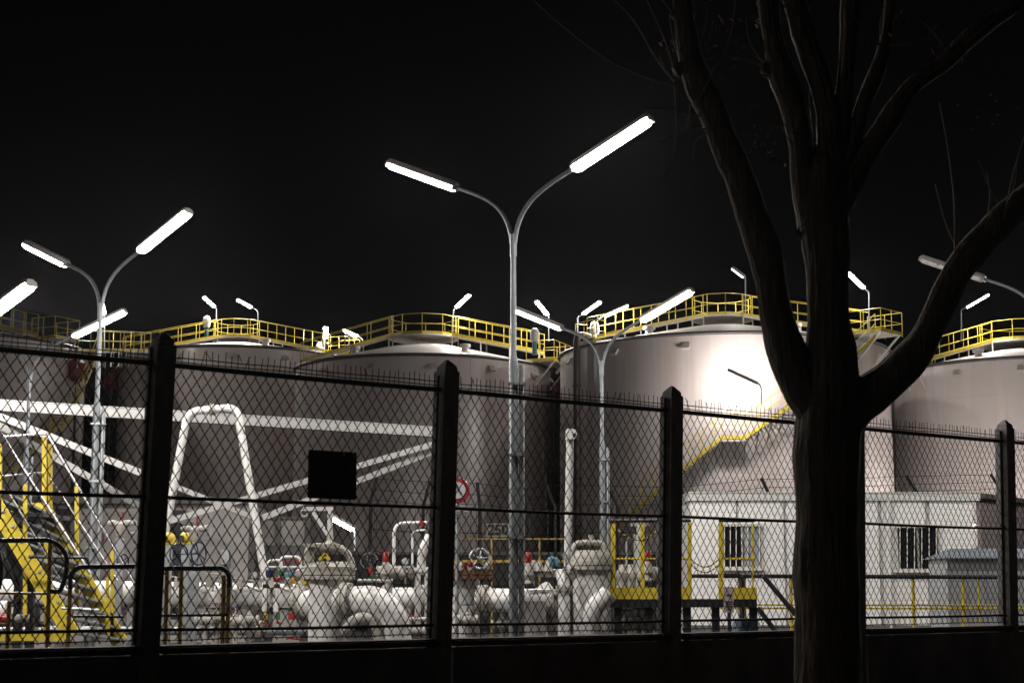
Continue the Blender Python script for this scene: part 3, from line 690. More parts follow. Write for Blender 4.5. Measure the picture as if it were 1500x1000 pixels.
# info plate and drum
ip = thing('notice_plate', 'small pinkish notice plate on a stake before the valve platform', 'sign', gz(P(1068, 900, YP - .4)))
a = P(1068, 877, YP - .4)
MB().bar(P(1068, 896, YP - .4), P(1067.5, 859, YP - .4), .02, S(16, YP)).build('plate', 'sign_pink', ip, smooth=0) if False else None
q = MB(); boxpx(q, 1060, 859, 1075, 897, YP - .4, .015); q.build('plate', 'sign_pink', ip, smooth=0)
q = MB()
for yy, ww in ((871, 4), (881, 5), (884.5, 4), (888, 5), (892, 3)): boxpx(q, 1067.5 - ww, yy - .9, 1067.5 + ww, yy + .4, YP - .41, .008)
q.build('print', 'ink', ip, smooth=0)
MB().cyl(gz(a) + V((0, .03, 0)), a + V((0, .03, -.1)), .03, 8).build('stake', 'black_paint', ip)
dr = P(1093, 908, YP + 1.6)
dm = tag(MB().lathe(gz(dr), (0, 0, 1), [(.22, 0), (.24, .03), (.24, dr.z * .5), (.25, dr.z * .52), (.24, dr.z * .54), (.24, dr.z - .05), (.2, dr.z)], 20).build('drum', 'blue_light', origin=gz(dr)), 'pale blue drum under the valve platform', 'drum')
# ------------------------------------------------------------------ pipework
def flange(mb, c, axis, R, th=.06, bolts=10):
    c = V(c); t = V(axis).normalized(); u = t.orthogonal().normalized(); b = t.cross(u)
    mb.lathe(c - t * th, t, [(R, 0), (R, th * .9)], 24); mb.lathe(c, t, [(R, th * .1), (R, th)], 24)
    for k in range(bolts):
        a = 2 * math.pi * k / bolts; p = c + (u * math.cos(a) + b * math.sin(a)) * R * .88
        mb.tube([p - t * (th + .03), p + t * (th + .03)], .018, 6)
def wheel(par, c, axis, R, r=.012, m='black_paint', name='handwheel', spokes=5):
    q = MB(); c = V(c); t = V(axis).normalized(); u = t.orthogonal().normalized(); b = t.cross(u); q.torus(c, t, R, r, 24, 6)
    for k in range(spokes):
        a = 2 * math.pi * k / spokes; q.tube([c, c + (u * math.cos(a) + b * math.sin(a)) * R], r * .75, 5)
    q.ball(c, r * 2.2, 8); q.cyl(c - t * .1, c, r, 6); return q.build(name, m, par)
def pipe(par, pts, rpx, Y, name='pipe', m='white_pipe', fr=.3, n=18):
    P_ = [p if isinstance(p, V) else P(p[0], p[1], p[2] if len(p) > 2 else Y) for p in pts]
    pp = fillet(P_, fr, 7) if len(P_) > 2 else P_
    return MB().tube(pp, S(rpx, Y), n).build(name, m, par)
Yh = 29
hp = thing('header_pipe', 'fat white header pipe running behind the left bays of the fence', 'pipe', gz(P(220, 875, Yh)))
pipe(hp, [(-40, 866), (452, 874)], 19, Yh)
for x_ in (120, 205, 395, 440):
    q = MB(); flange(q, P(x_, 867 + (x_ + 40) * .0163, Yh), (1, 0, -.016), S(25, Yh), .05, 12); q.build('flange', 'white_dirty', hp)
for x_ in (60, 165, 330, 420):
    a = P(x_, 884, Yh); q = MB(); q.box((a.x - .2, Yh - .25, 0), (a.x + .2, Yh + .25, a.z - .06)); q.box((a.x - .26, Yh - .3, a.z - .06), (a.x + .26, Yh + .3, a.z)); q.build('saddle', 'plant_concrete', hp, smooth=0)
# lower parallel pipe
lp = thing('low_pipe', 'second white pipe lying low beneath the header pipe', 'pipe', gz(P(220, 915, Yh - 1)))
pipe(lp, [(-40, 921), (280, 924), (460, 924)], 6, Yh - 1, m='galv')
for x_ in (50, 140, 300, 380):
    q = MB(); flange(q, P(x_, 923, Yh - 1), (1, 0, 0), S(14, Yh), .04, 8); q.build('flange', 'white_dirty', lp)
# strainers
def strainer(px, top, w_, Y, label, cap, fpx, elbow=None, bottom=.0):
    t = thing('strainer_vessel', label, 'vessel', gz(P(px, 860, Y)), 'upright strainer vessels on the pipe line')
    a = P(px, top, Y); R = S(w_ / 2, Y); g_ = gz(a)
    MB().lathe(g_, (0, 0, 1), [(R * .96, 0), (R, .05), (R, a.z - .05)], 32).build('body', 'white_pipe', t)
    q = MB(); flange(q, a, (0, 0, 1), S(fpx, Y), S(6, Y), 16); q.build('flange', cap, t)
    return t, a, R
t1, a1, R1 = strainer(481, 842, 56, 26.5, 'big white strainer vessel with a hinged domed lid and white davit', 'white_dirty', 39)
q = MB(); c = P(481, 830, 26.5); q.lathe(c, (0, 0, 1), [(S(36, 26), -.06), (S(37, 26), .0), (S(34, 26), .05), (S(28, 26), .085)], 28); q.build('lid', 'white_dirty', t1)
q = MB(); q.tube(fillet([P(450, 826, 26.4), P(450, 800, 26.4), P(506, 800, 26.4), P(519, 835, 26.4)], .2), S(5, 26), 12); q.build('yoke', 'white_dirty', t1)
q = MB(); q.bar(P(446, 798, 26.2), P(498, 799, 26.2), .14, .05); q.bar(P(457, 800, 26.3), P(455, 822, 26.3), .1, .06); q.build('yoke_plate', 'white_dirty', t1, smooth=0)
q = MB(); q.bar(P(468, 820, 26.1), P(477, 811, 26.1), .05, .06); q.bar(P(476, 811, 26.1), P(482, 820, 26.1), .05, .05); q.build('lifting_eye', 'yellow', t1)
q = MB(); q.cyl(P(483.5, 800, 26.5), P(483.5, 745, 26.5), S(4, 26), 10); q.build('davit_post', 'white_steel', t1)
q = MB(); q.bar(P(444, 745, 26.5), P(488, 745, 26.5), .07, S(6, 26)); q.bar(P(458, 749, 26.5), P(482, 786, 26.5), .06, S(5, 26)); q.torus(P(446, 751, 26.5), (0, 1, 0), S(5, 26), .014, 14, 5); q.build('davit_arm', 'white_steel', t1, smooth=0)
q = MB(); q.lathe(P(483.5, 794, 26.5), (0, 0, 1), [(S(8, 26), -.06), (S(8, 26), .0), (S(5, 26), .02), (S(5, 26), .12)], 14); q.build('davit_collar', 'white_dirty', t1)
# side boss and elbow of strainer 1
q = MB(); flange(q, P(507, 880, 26), (1, -.25, 0), S(27, 26), .07, 14); q.build('side_flange', 'white_dirty', t1)
pipe(t1, [(500, 880, 26.2), (552, 878, 25.7), (578, 905, 25.7), (584, 960, 25.7)], 21, 26, 'outlet_elbow', fr=.55)
pipe(t1, [(455, 884, 27.5), (480, 884, 26.6)], 22, 26, 'inlet_nozzle')
q = MB(); flange(q, P(447, 882, 28), (1, -.3, 0), S(28, 27), .08, 14); q.build('inlet_flange', 'white_dirty', t1)
pipe(t1, [(506, 925, 25.8), (522, 905, 25.6), (548, 905, 25.6), (560, 945, 25.6)], 9, 26, 'drain_elbow', 'white_dirty', .3)
t2, a2, R2 = strainer(682, 842, 42, 26.5, 'open white strainer vessel with a rusty top flange and handwheel beside a concrete post', 'rust', 42)
wheel(t2, P(703, 818, 26.4), (.25, -1, .2), S(15, 26), .022, 'galv')
q = MB()
for x_ in (668, 676, 690, 713): q.lathe(P(x_, 832, 26.3 + random.random() * .3), (0, 0, 1), [(.05, -.03), (.06, .03), (.04, .07), (.02, .1)], 8)
q.each('bolt_cap', 'white_dirty', t2)
q = MB(); q.ball(P(689, 826, 26.2), .05, 8); q.bar(P(676, 830, 26.1), P(693, 824, 26.1), .03, .03); q.build('lever', 'red', t2)
q = MB(); flange(q, P(708, 878, 26.1), (1, -.2, 0), S(22, 26), .06, 12); q.build('side_flange', 'white_dirty', t2)
pipe(t2, [(702, 878, 26.2), (760, 879, 25.9)], 17, 26, 'outlet_pipe')
t3, a3, R3 = strainer(866, 828, 54, 27, 'white strainer vessel with a yoke on its lid beside the yellow platform', 'white_dirty', 32)
q = MB(); c = P(866, 822, 27); q.lathe(c, (0, 0, 1), [(S(30, 27), -.02), (S(30, 27), .08), (S(26, 27), .16), (S(24, 27), .18)], 28); q.build('lid', 'white_dirty', t3)
q = MB(); q.tube(fillet([P(840, 820, 26.9), P(840, 794, 26.9), P(884, 794, 26.9), P(891, 818, 26.9)], .16), S(4, 27), 12); q.cyl(P(866, 793, 26.9), P(866, 783, 26.9), S(4, 27), 10); q.build('yoke', 'white_dirty', t3)
pipe(t3, [(866, 925, 26.4), (868, 890, 26.3), (893, 868, 26.3)], 14, 26, 'outlet_elbow', fr=.4)
# mid pipes between strainers
mp_ = thing('connecting_pipe', 'white pipe with reducer joining the strainer vessels right of the central lamp pole', 'pipe', gz(P(790, 880, 27)))
pipe(mp_, [(758, 880), (800, 880)], 18, 27); 
q = MB(); q.lathe(P(800, 880, 27), (1, 0, .05), [(S(18, 27), 0), (S(18, 27), .1), (S(11, 27), .3)], 18); q.build('reducer', 'white_pipe', mp_)
pipe(mp_, [(790, 862, 27.3), (812, 890, 27.2), (820, 960, 27.2)], 17, 27, 'drop_pipe', fr=.4)
q = MB(); flange(q, P(812, 884, 27), (1, 0, 0), S(21, 27), .05, 10); q.build('flange', 'white_dirty', mp_)
q = MB(); boxpx(q, 760, 880, 800, 935, 26.8, .3); q.build('pier', 'plant_concrete', mp_, smooth=0)
bp_ = thing('rear_pipe', 'white pipe passing behind the elbow toward the concrete post', 'pipe', gz(P(600, 875, 29)))
pipe(bp_, [(540, 876), (720, 876)], 16, 29)
for x_ in (566, 622): 
    q = MB(); flange(q, P(x_, 876, 29), (1, 0, 0), S(20, 29), .05, 10); q.build('flange', 'white_dirty', bp_)
for x_ in (592, 640):
    a = P(x_, 890, 29); q = MB(); q.box((a.x - .12, 28.8, 0), (a.x + .12, 29.2, a.z)); q.build('saddle', 'plant_concrete', bp_, smooth=0)
# upper small headers
uh = thing('upper_pipe', 'slim white pipe with bulging valve bodies left of the second concrete post', 'pipe', gz(P(600, 838, 27.5)))
pipe(uh, [(560, 837), (655, 835)], 5.5, 27.5)
for x_, w_ in ((567, 13), (589, 10)):
    MB().lathe(P(x_, 838, 27.4), (1, 0, 0), [(S(5, 27), -.16), (S(w_, 27), -.05), (S(w_, 27), .05), (S(5, 27), .16)], 16).build('valve_body', 'white_dirty', uh)
for x_ in (556, 578, 601):
    q = MB(); flange(q, P(x_, 838, 27.4), (1, 0, 0), S(9, 27), .025, 8); q.build('flange', 'white_dirty', uh)
pipe(uh, [(570, 838), (570, 900)], 5, 27.5, 'drop_leg'); 
for x_ in (612, 626): pipe(uh, [(x_, 838), (x_, 930)], 4.5, 27.5, 'drop_leg', n=10)
pipe(uh, [(600, 906, 27), (640, 906, 27)], 3, 27, 'cross_tube', n=10)
pipe(uh, [(577, 832, 27.6), (577, 766, 27.6), (625, 765, 27.6)], 2.6, 27.5, 'vent_loop', fr=.2, n=10)
pipe(uh, [(604, 830, 27.2), (604, 777, 27.2), (624, 776, 27.2)], 1.6, 27.5, 'vent_loop', fr=.12, n=8)
pipe(uh, [(617, 836, 27.1), (618, 806, 27.1), (630, 784, 27.1)], 6.5, 27.5, 'vent_elbow', fr=.3)
q = MB(); q.ball(P(617.5, 766, 27.5), .05, 8); q.cyl(P(617.5, 771, 27.4), P(617.5, 760, 27.4), .02, 6); q.build('valve_lever', 'red', uh)
uh2 = thing('upper_pipe', 'slim white pipe with elbow and flanges between the lamp pole and the domed strainer', 'pipe', gz(P(800, 838, 27)))
pipe(uh2, [(770, 838), (836, 839)], 6, 26.8)
pipe(uh2, [(822, 838, 26.6), (826, 855, 26.5), (826, 930, 26.5)], 8.5, 26.6, 'drop_leg', fr=.3)
q = MB(); flange(q, P(836, 838, 26.6), (1, -.5, 0), S(11, 26), .04, 8); flange(q, P(776, 838, 26.7), (1, 0, 0), S(11, 26), .04, 8); flange(q, P(826, 862, 26.5), (0, 0, 1), S(12, 26), .03, 8); q.build('flange', 'white_dirty', uh2)
for x_ in (790, 803): MB().lathe(P(x_, 836, 26.7), (0, 0, 1), [(.04, -.05), (.09, 0), (.06, .08), (.03, .16)], 10).build('valve_bonnet', 'white_dirty', uh2)
q = MB(); q.lathe(P(808, 818, 26.7), (0, 0, 1), [(.06, -.1), (.07, 0), (.02, .05)], 10); q.lathe(P(814, 820, 26.8), (0, 0, 1), [(.06, -.1), (.06, 0), (.02, .05)], 10); q.each('gauge', 'blue_light', uh2)
# relief valves with red caps
for (px, py, Y, lab) in ((565, 815, 27.2, 'relief valve with a red cap left of the second concrete post'),
                         (774, 816, 26.6, 'relief valve with a red cap right of the central lamp pole'),
                         (949, 814, 28, 'relief valve with a red cap behind the yellow valve platform')):
    p = P(px, py, Y); t = thing('relief_valve', lab, 'valve', p - V((0, 0, .45)), 'red-capped relief valves')
    MB().lathe(p - V((0, 0, .42)), (0, 0, 1), [(.1, 0), (.1, .03), (.05, .05), (.05, .1), (.085, .14), (.075, .25), (.055, .33)], 14).build('body', 'white_dirty', t)
    MB().lathe(p - V((0, 0, .09)), (0, 0, 1), [(.045, 0), (.052, .02), (.05, .16), (.044, .17)], 12).build('cap', 'red', t)
# tall white vent pipe
tv = thing('vent_stack', 'tall slim white vent pipe with a capped head right of centre', 'pipe', gz(P(834, 860, 30)))
pipe(tv, [(831, 840, 30), (835, 634, 30)], 5.6, 30, 'stack', 'white_steel')
q = MB(); c = P(837, 636, 29.9); q.lathe(c, (0, 1, 0), [(.1, -.1), (.1, .1)], 14); q.lathe(c + V((-.03, 0, 0)), (0, 0, 1), [(.08, -.1), (.09, .04), (.05, .1)], 12); q.build('head', 'white_steel', tv)
q = MB(); q.lathe(c + V((.05, -.12, -.02)), (0, 1, 0), [(.035, 0), (.035, .03)], 10); q.build('port', 'ink', tv)
MB().cyl(gz(P(831, 860, 30)), P(831, 838, 30), .05, 10).build('foot', 'white_dirty', tv)
# equipment behind the platform
eq = thing('valve_cluster', 'grey-white valve bonnets and stems standing behind the yellow platform posts', 'valve', gz(P(925, 860, 28.6)))
for x_ in (912, 925, 938): MB().lathe(P(x_, 838, 28.6), (0, 0, 1), [(S(10, 28), -.5), (S(10, 28), -.1), (S(12, 28), -.06), (S(12, 28), 0), (S(8, 28), .05), (S(5, 28), .14)], 14).build('bonnet', 'white_dirty', eq)
q = MB(); q.cyl(P(918, 835, 28.6), P(918, 788, 28.6), .02, 8); q.cyl(P(931, 838, 28.6), P(931, 782, 28.6), .035, 8); q.build('stem', 'galv', eq)
q = MB(); q.bar(P(924, 768, 28.4), P(951, 768, 28.4), .08, .06); q.cyl(P(938, 768, 28.4), P(938, 860, 28.4), .07, 10); q.build('stand', 'white_dirty', eq)
q = MB(); q.lathe(P(950, 843, 28.3), (1, 0, 0), [(S(9, 28), -.2), (S(14, 28), -.12), (S(14, 28), .12), (S(9, 28), .2)], 16); q.build('body', 'white_dirty', eq)
# black handwheel valve
hv = thing('wheel_valve', 'black handwheel valve right of the domed strainer', 'valve', gz(P(550, 860, 28)))
wheel(hv, P(552, 820, 28), (.5, -1, .4), S(15, 28), .014); wheel(hv, P(541, 822, 28.2), (.2, -1, .5), S(13, 28), .014)
MB().cyl(P(548, 870, 28.1), P(548, 824, 28.1), .05, 10).build('stem', 'black_paint', hv)
q = MB(); q.tube([P(524, 850, 27.2), P(575, 850, 27.2)], .03, 8); q.build('tube', 'white_steel', hv)
q = MB(); q.bar(P(538, 846, 27), P(550, 843, 27), .03, .04); q.build('lever', 'green', hv)
q = MB(); q.bar(P(541, 830, 27.5), P(545, 845, 27.5), .03, .05); q.each('tag_plate', 'red', hv)
# small manifold loops
mf = thing('sampling_manifold', 'cluster of small tubes and coloured valves above the header pipe', 'manifold', gz(P(415, 860, 28)))
for (x0, x1, y0) in ((410, 440, 815), (391, 412, 820)):
    pipe(mf, [(x0, 850, 28), (x0, y0, 28), (x1, y0, 28), (x1, 832, 28)], 2, 28, 'loop_tube', 'white_pipe', .12, 8)
pipe(mf, [(388, 830, 28), (452, 830, 28)], 1.6, 28, 'tube', 'white_pipe', n=8)
for (x_, y_, m_, r_) in ((412, 838, 'green', .05), (449, 848, 'yellow', .075), (430, 849, 'orange', .045), (395, 838, 'blue', .07), (427, 840, 'blue_light', .05), (420, 842, 'blue_light', .045), (405, 849, 'red', .05), (412, 846, 'red', .03), (438, 838, 'white_dirty', .06), (445, 838, 'white_dirty', .06), (425, 832, 'white_dirty', .04), (422, 850, 'white_dirty', .06), (384, 848, 'white_dirty', .04)):
    q = MB(); c = P(x_, y_, 27.9); q.lathe(c, (0, 0, 1), [(r_ * .6, -r_ * 1.2), (r_, -r_ * .6), (r_, r_ * .6), (r_ * .4, r_)], 10); q.build('valve', m_, mf)
q = MB(); q.bar(P(436, 820, 27.9), P(440, 826, 27.9), .03, .03); q.bar(P(410, 821, 27.9), P(440, 819, 27.9), .012, .012); q.build('red_lever', 'red', mf, smooth=0)
for (x_, m_) in ((389, 'yellow'), (407, 'green'), (425, 'red'), (429, 'red')):
    a = P(x_, 897, 27.6); q = MB(); q.cyl(a, P(x_, 907, 27.6), .035, 8); q.build('tag', m_, mf)
for x0, x1, y_ in ((384, 396, 912), (404, 413, 911), (422, 440, 934)):
    q = MB(); q.bar(P(x0, y_, 27.5), P(x1, y_ + 2, 27.5), .03, .03); q.build('red_lever', 'red', mf, smooth=0)
for x_ in (386, 403): 
    pipe(mf, [(x_ + 2, 852, 27.6), (x_ + 1, 895, 27.6)], 3.6, 27.6, 'drain_tube', 'white_pipe', n=10)
    q = MB(); q.cyl(P(x_ + 3, 855, 27.4), P(x_ + 3, 861, 27.4), .05, 8); q.build('clamp', 'black_paint', mf)
# dial gauges on thin stems along the pipes
for x_, y_, Y, lab in ((340, 838, 28.6, 'round dial gauge on a thin stem under the peak of the A-shaped pipe loop'), (372, 842, 28.6, 'round dial gauge on a thin stem beside the right leg of the pipe loop'),
                       (594, 822, 27.3, 'round dial gauge on a thin stem between the red cap and the second concrete post'), (752 + 30, 826, 26.9, 'round dial gauge just right of the red cap by the central lamp'),
                       (640, 800, 28.2, 'round dial gauge half hidden by the second concrete post'), (829, 815, 26.4, 'round dial gauge at the foot of the tall white vent pipe'), (216, 842, 28.3, 'round dial gauge half hidden by the first concrete post')):
    c = P(x_, y_, Y); t = thing('dial_gauge', lab, 'gauge', c - V((0, 0, .3)), 'dial gauges on thin stems along the pipes')
    MB().lathe(c, (0, -1, 0), [(.055, -.03), (.06, 0), (.06, .02), (.05, .025)], 16).build('case', 'galv', t)
    MB().lathe(c + V((0, -.026, 0)), (0, -1, 0), [(.048, 0), (.048, .003)], 16).build('dial', 'sign_white', t)
    MB().tube([c - V((0, 0, .05)), c - V((0, 0, .36))], .013, 6).build('stem', 'galv', t)
q = MB()
for k in range(9):
    x_ = 255 + k * 21 + random.uniform(-5, 5); a = P(x_, 858, 28.75); hgt = random.uniform(.06, .22)
    q.tube(fillet([a, a + V((0, 0, hgt)), a + V((random.choice((-1, 1)) * .25, 0, hgt)), a + V((random.choice((-.3, .3)), .05, -.1))], .05), .014, 6)
q.each('impulse_tube', 'white_dirty', hp)
q = MB()
for k in range(8):
    x_ = 262 + k * 23; a = P(x_, 858, 28.7); q.box(a - V((.07, .05, .02)), a + V((.07, .05, random.uniform(.05, .13))))
q.each('junction_box', 'white_dirty', hp, smooth=0)
# motor-operated valve columns at the left post
def column(px, ytop, Y, lab, wpx=13):
    t = thing('valve_column', lab, 'valve', gz(P(px, 860, Y)), 'grey valve columns by the header pipe')
    a = P(px, ytop, Y); q = MB(); q.bar(gz(a), a, S(wpx, Y), S(wpx, Y) * .8); q.build('column', 'galv', t, smooth=0)
    q = MB(); c = P(px, ytop - 14, Y); q.lathe(c, (0, 0, 1), [(S(6, Y), -.12), (S(8, Y), -.06), (S(8, Y), .08), (S(3, Y), .14)], 12); q.build('actuator', 'white_dirty', t)
    for sx in (-1, 1):
        q = MB(); d = P(px + sx * 12, ytop - 22, Y); q.lathe(d, (sx, 0, 0), [(S(4, Y), -.08), (S(5, Y), 0), (S(3, Y), .09)], 10); q.build('motor', 'white_dirty', t)
    pipe(t, [(px + 14, ytop - 26, Y), (px + 24, ytop - 26, Y), (px + 24, ytop - 8, Y), (px + 14, ytop - 8, Y)], 1, Y, 'bracket_tube', 'galv', .05, 6)
    q = MB(); q.cyl(P(px + 4, ytop - 27, Y), P(px + 4, ytop - 38, Y), .02, 6); q.build('flag_stem', 'red', t)
    return t
c1_ = column(285, 796, 27.5, 'grey valve column with a blue handwheel right of the first concrete post')
wheel(c1_, P(291, 810, 27.2), (1, -.55, 0), S(17, 27), .016, 'blue'); wheel(c1_, P(262, 811, 27.2), (.9, -1, 0), S(15, 27), .014, 'blue')
c2_ = column(176, 788, 28.5, 'grey valve column behind the yellow stair left of the first concrete post', 11)
wheel(c2_, P(180, 822, 27.8), (1, -.7, 0), S(11, 27), .014, 'blue')
for x_ in (247, 272):
    t = thing('yellow_actuator', ('yellow gear box on a grey stand touching the first concrete post' if x_ == 247 else 'yellow gear box on a grey stand beside the blue handwheel'), 'actuator', gz(P(x_, 860, 28)), 'yellow gear boxes')
    c = P(x_, 788, 28); q = MB(); q.lathe(c, (1, 0, 0), [(S(6, 28), -.1), (S(9, 28), -.06), (S(9, 28), .04), (S(5, 28), .1)], 12); q.bar(c - V((.1, 0, .05)), c + V((.14, 0, -.05)), .12, .1); q.build('gear_box', 'yellow', t)
    q = MB(); q.bar(gz(c), P(x_, 796, 28), S(11, 28), S(8, 28)); q.build('stand', 'galv', t, smooth=0)
    q = MB(); q.lathe(c + V((-.05, -.13, 0)), (0, 1, 0), [(.05, 0), (.05, .04)], 10); q.build('port', 'ink', t)
# jumble of small valves below and around: drain valves along the pipes
for i, (x_, y_, Y) in enumerate(((300, 908, 27), (318, 905, 27.2), (345, 910, 27), (365, 908, 27.3), (608, 925, 26.5), (655 + 30, 908, 25.9), (735, 915, 26), (915, 915, 28), (935, 912, 28), (30, 905, 26), (100, 912, 26.4))):
    t = thing('drain_valve', ('black-wheeled small drain valve left under the A-shaped pipe loop', 'red-wheeled small drain valve under the header pipe by the black handrail end', 'blue-wheeled small drain valve under the A-shaped pipe loop', 'black-wheeled small drain valve under the right leg of the pipe loop', 'red-wheeled small drain valve left of the second concrete post', 'blue-wheeled small drain valve before the rusty-topped strainer', 'black-wheeled small drain valve at the foot of the central lamp', 'red-wheeled small drain valve under the left of the valve platform', 'blue-wheeled small drain valve under the middle of the valve platform', 'black-wheeled small drain valve by the white pump bodies', 'red-wheeled small drain valve under the yellow stair foot')[i], 'valve', gz(P(x_, 860, Y)), 'small drain valves low among the pipes')
    c = P(x_, y_, Y); q = MB(); q.lathe(c, (1, 0, 0), [(.09, -.16), (.09, -.12), (.05, -.1), (.09, -.03), (.09, .03), (.05, .1), (.09, .12), (.09, .16)], 12); q.lathe(c, (0, 0, 1), [(.04, 0), (.05, .1), (.02, .13), (.015, .24)], 10); q.build('body', 'white_dirty', t)
    MB().cyl(gz(c), c - V((0, 0, .06)), .045, 10).build('leg_pipe', 'white_dirty', t)
    wheel(t, c + V((0, 0, .24)), (0, 0, 1), .09, .01, ('black_paint', 'red', 'blue')[i % 3])
# ------------------------------------------------------------------ yellow access stair at the left
YT = 25.6
st = thing('access_stair', 'yellow steel access stair with chrome hand tubes at the left edge', 'stairs', gz(P(60, 860, YT)))
for (x0, y0, x1, y1, Y) in ((-30, 700, 106, 930, YT - .7), (68, 752, 176, 940, YT + .5)):
    a = P(x0, y0, Y); b = P(x1, y1, Y); MB().bar(a, b, .05, .24).build('stringer', 'yellow', st, smooth=0)
    q = MB(); d_ = (b - a).normalized()
    for k in range(9): 
        c = a.lerp(b, (k + .5) / 9); q.lathe(c + V((0, -.03, 0)), (0, 1, 0), [(.014, 0), (.014, .01)], 6)
    q.build('bolt', 'galv', st)
for k in range(11):
    f = k / 10; a = P(-30, 700, YT - .7).lerp(P(106, 930, YT - .7), f * .96 + .02); b = P(68, 752, YT + .5).lerp(P(176, 940, YT + .5), f * .96 + .02)
    MB().bar(a, b, .22, .035).build('tread', 'galv', st, smooth=0)
for (x0, y0, x1, y1, Y, nm) in ((-20, 600, 5, 640, YT - .7, 'hand_tube'), (5, 640, 132, 840, YT - .7, 'hand_tube'), (68, 634, 205, 868, YT + .5, 'hand_tube'), (12, 720, 90, 850, YT - .7, 'mid_tube'), (74, 700, 172, 850, YT + .5, 'mid_tube')):
    MB().tube([P(x0, y0, Y), P(x1, y1, Y)], .024 if nm[0] == 'h' else .017, 10).build(nm, 'chrome', st)
MB().tube([P(5, 640, YT - .7), P(68, 635, YT + .5)], .022, 10).build('hand_tube', 'chrome', st)
MB().tube([P(-5, 698, YT - .4), P(62, 692, YT + .5)], .016, 8).build('mid_tube', 'chrome', st)
for (px, y0, y1, Y, w_) in ((65.5, 640, 800, YT + .5, 6.5), (74, 650, 790, YT + .6, 5.5), (37, 709, 900, YT - .6, 5.5), (113, 712, 890, YT + .5, 5.5), (165, 806, 940, YT + .5, 5), (0, 650, 760, YT - .7, 5), (162 - 4, 845, 935, YT + .1, 4.5), (68, 790, 935, YT - .3, 5)):
    MB().bar(P(px, y1, Y), P(px - (.5 if px > 60 else 0), y0, Y), S(w_, Y), .05).build('post', 'yellow', st, smooth=0)
q = MB(); boxpx(q, -40, 736, 66, 749, YT + .3, .08); q.build('platform_beam', 'yellow', st, smooth=0)
q = MB(); boxpx(q, -40, 750, 64, 756, YT - .6, 1.5); q.build('platform_deck', 'black_paint', st, smooth=0)
for px in (48, 30): MB().bar(gz(P(px, 860, YT + .4)), P(px, 750, YT + .4), .12, .12).build('leg', 'black_paint', st, smooth=0)
MB().bar(P(25, 880, YT + .3), P(55, 790, YT + .3), .06, .06).build('strut', 'black_paint', st, smooth=0); MB().bar(P(2, 808, YT + .3), P(30, 870, YT + .3), .06, .06).build('strut', 'black_paint', st, smooth=0)
q = MB(); boxpx(q, -40, 925, 92, 938, YT - .9, .06); q.build('bottom_beam', 'yellow', st, smooth=0)
# valve set under the stair
vs_ = thing('pump_set', 'white pump bodies with a red band under the yellow stair', 'pump', gz(P(20, 900, 27.2)))
for (x_, w_) in ((5, 14), (30, 12)):
    q = MB(); q.lathe(P(x_, 894, 27.2), (1, 0, 0), [(S(8, 22), -.12), (S(w_ + 4, 22), -.06), (S(w_ + 4, 22), .06), (S(8, 22), .12)], 18); q.build('body', 'white_pipe', vs_)
q = MB(); q.lathe(P(4, 905, 26.9), (1, 0, 0), [(S(8, 22), -.1), (S(8, 22), .1)], 14); q.build('red_band', 'red', vs_)
q = MB(); q.tube([P(38, 905, 26.9), P(37, 878, 26.9)], [.05, .035], 10); q.ball(P(37, 875, 26.9), .05, 8); q.build('stem', 'white_dirty', vs_)
q = MB(); boxpx(q, 48, 884, 56, 918, 26.8, .1); q.bar(P(50, 888, 26.7), P(66, 886, 26.7), .05, .05); q.build('black_box', 'black_paint', vs_, smooth=0)
q = MB(); boxpx(q, 26, 888, 30, 898, 26.6, .05); q.each('tag_plate', 'green', vs_, smooth=0)
MB().cyl(P(24, 880, 27.2), P(24, 838, 27.2), .04, 8).build('riser', 'blue', vs_)
MB().tube([P(-10, 913, 26.9), P(70, 913, 26.9)], .05, 8).build('base_frame', 'rust', vs_)
# foreground handrails (yellow uprights, black hand tubes)
def hoop(label, pts, Y, posts, lows=()):
    t = thing('handrail', label, 'handrail', gz(P(pts[0][0], 860, Y)), 'black-topped yellow handrails behind the wall')
    MB().tube(fillet([P(x, y, Y) for x, y in pts], .13, 6), S(3.6, Y), 10).build('hand_tube', 'black_paint', t)
    for (x, y) in posts: MB().tube([gz(P(x, 860, Y + .03)), P(x, y, Y + .03)], S(3.4, Y), 10).build('post', 'yellow_worn', t)
    for (x0, y0, x1, y1, m_) in lows: MB().tube([P(x0, y0, Y), P(x1, y1, Y)], S(2, Y), 8).build('low_tube', m_, t)
    return t
hoop('black hand tube bending down in a loop at the lower left corner', [(-20, 792), (78, 790), (100, 812), (96, 845), (88, 867), (74, 865)], 18, [(74, 795), (14, 880)], [(-20, 868, 74, 869, 'yellow_worn')])
hoop('black handrail between the stair and the first concrete post', [(103, 862), (103, 843), (113, 830), (198, 829)], 18.4, [(103, 860)], [(106, 902, 182, 903, 'black_paint')])
hoop('black handrail with two yellow posts right of the first concrete post', [(228, 832), (328, 832), (336, 842), (336, 860)], 18.6, [(328, 842), (335, 858), (245, 835), (266, 835)], [(228, 901, 334, 900, 'black_paint')])
hoop('black curved hose-like tube at the very left edge above the wall', [(-20, 792), (-4, 800), (4, 830), (-2, 862)], 18.8, [], [])
MB().tube(fillet([P(42, 815, 24.6), P(128, 816, 24.6), P(129, 826, 24.6)], .04), .025, 8).build('low_tube', 'black_paint', st)
MB().tube([P(90, 890, 24.4), P(145, 893, 24.4)], .022, 8).build('low_tube', 'galv', st)
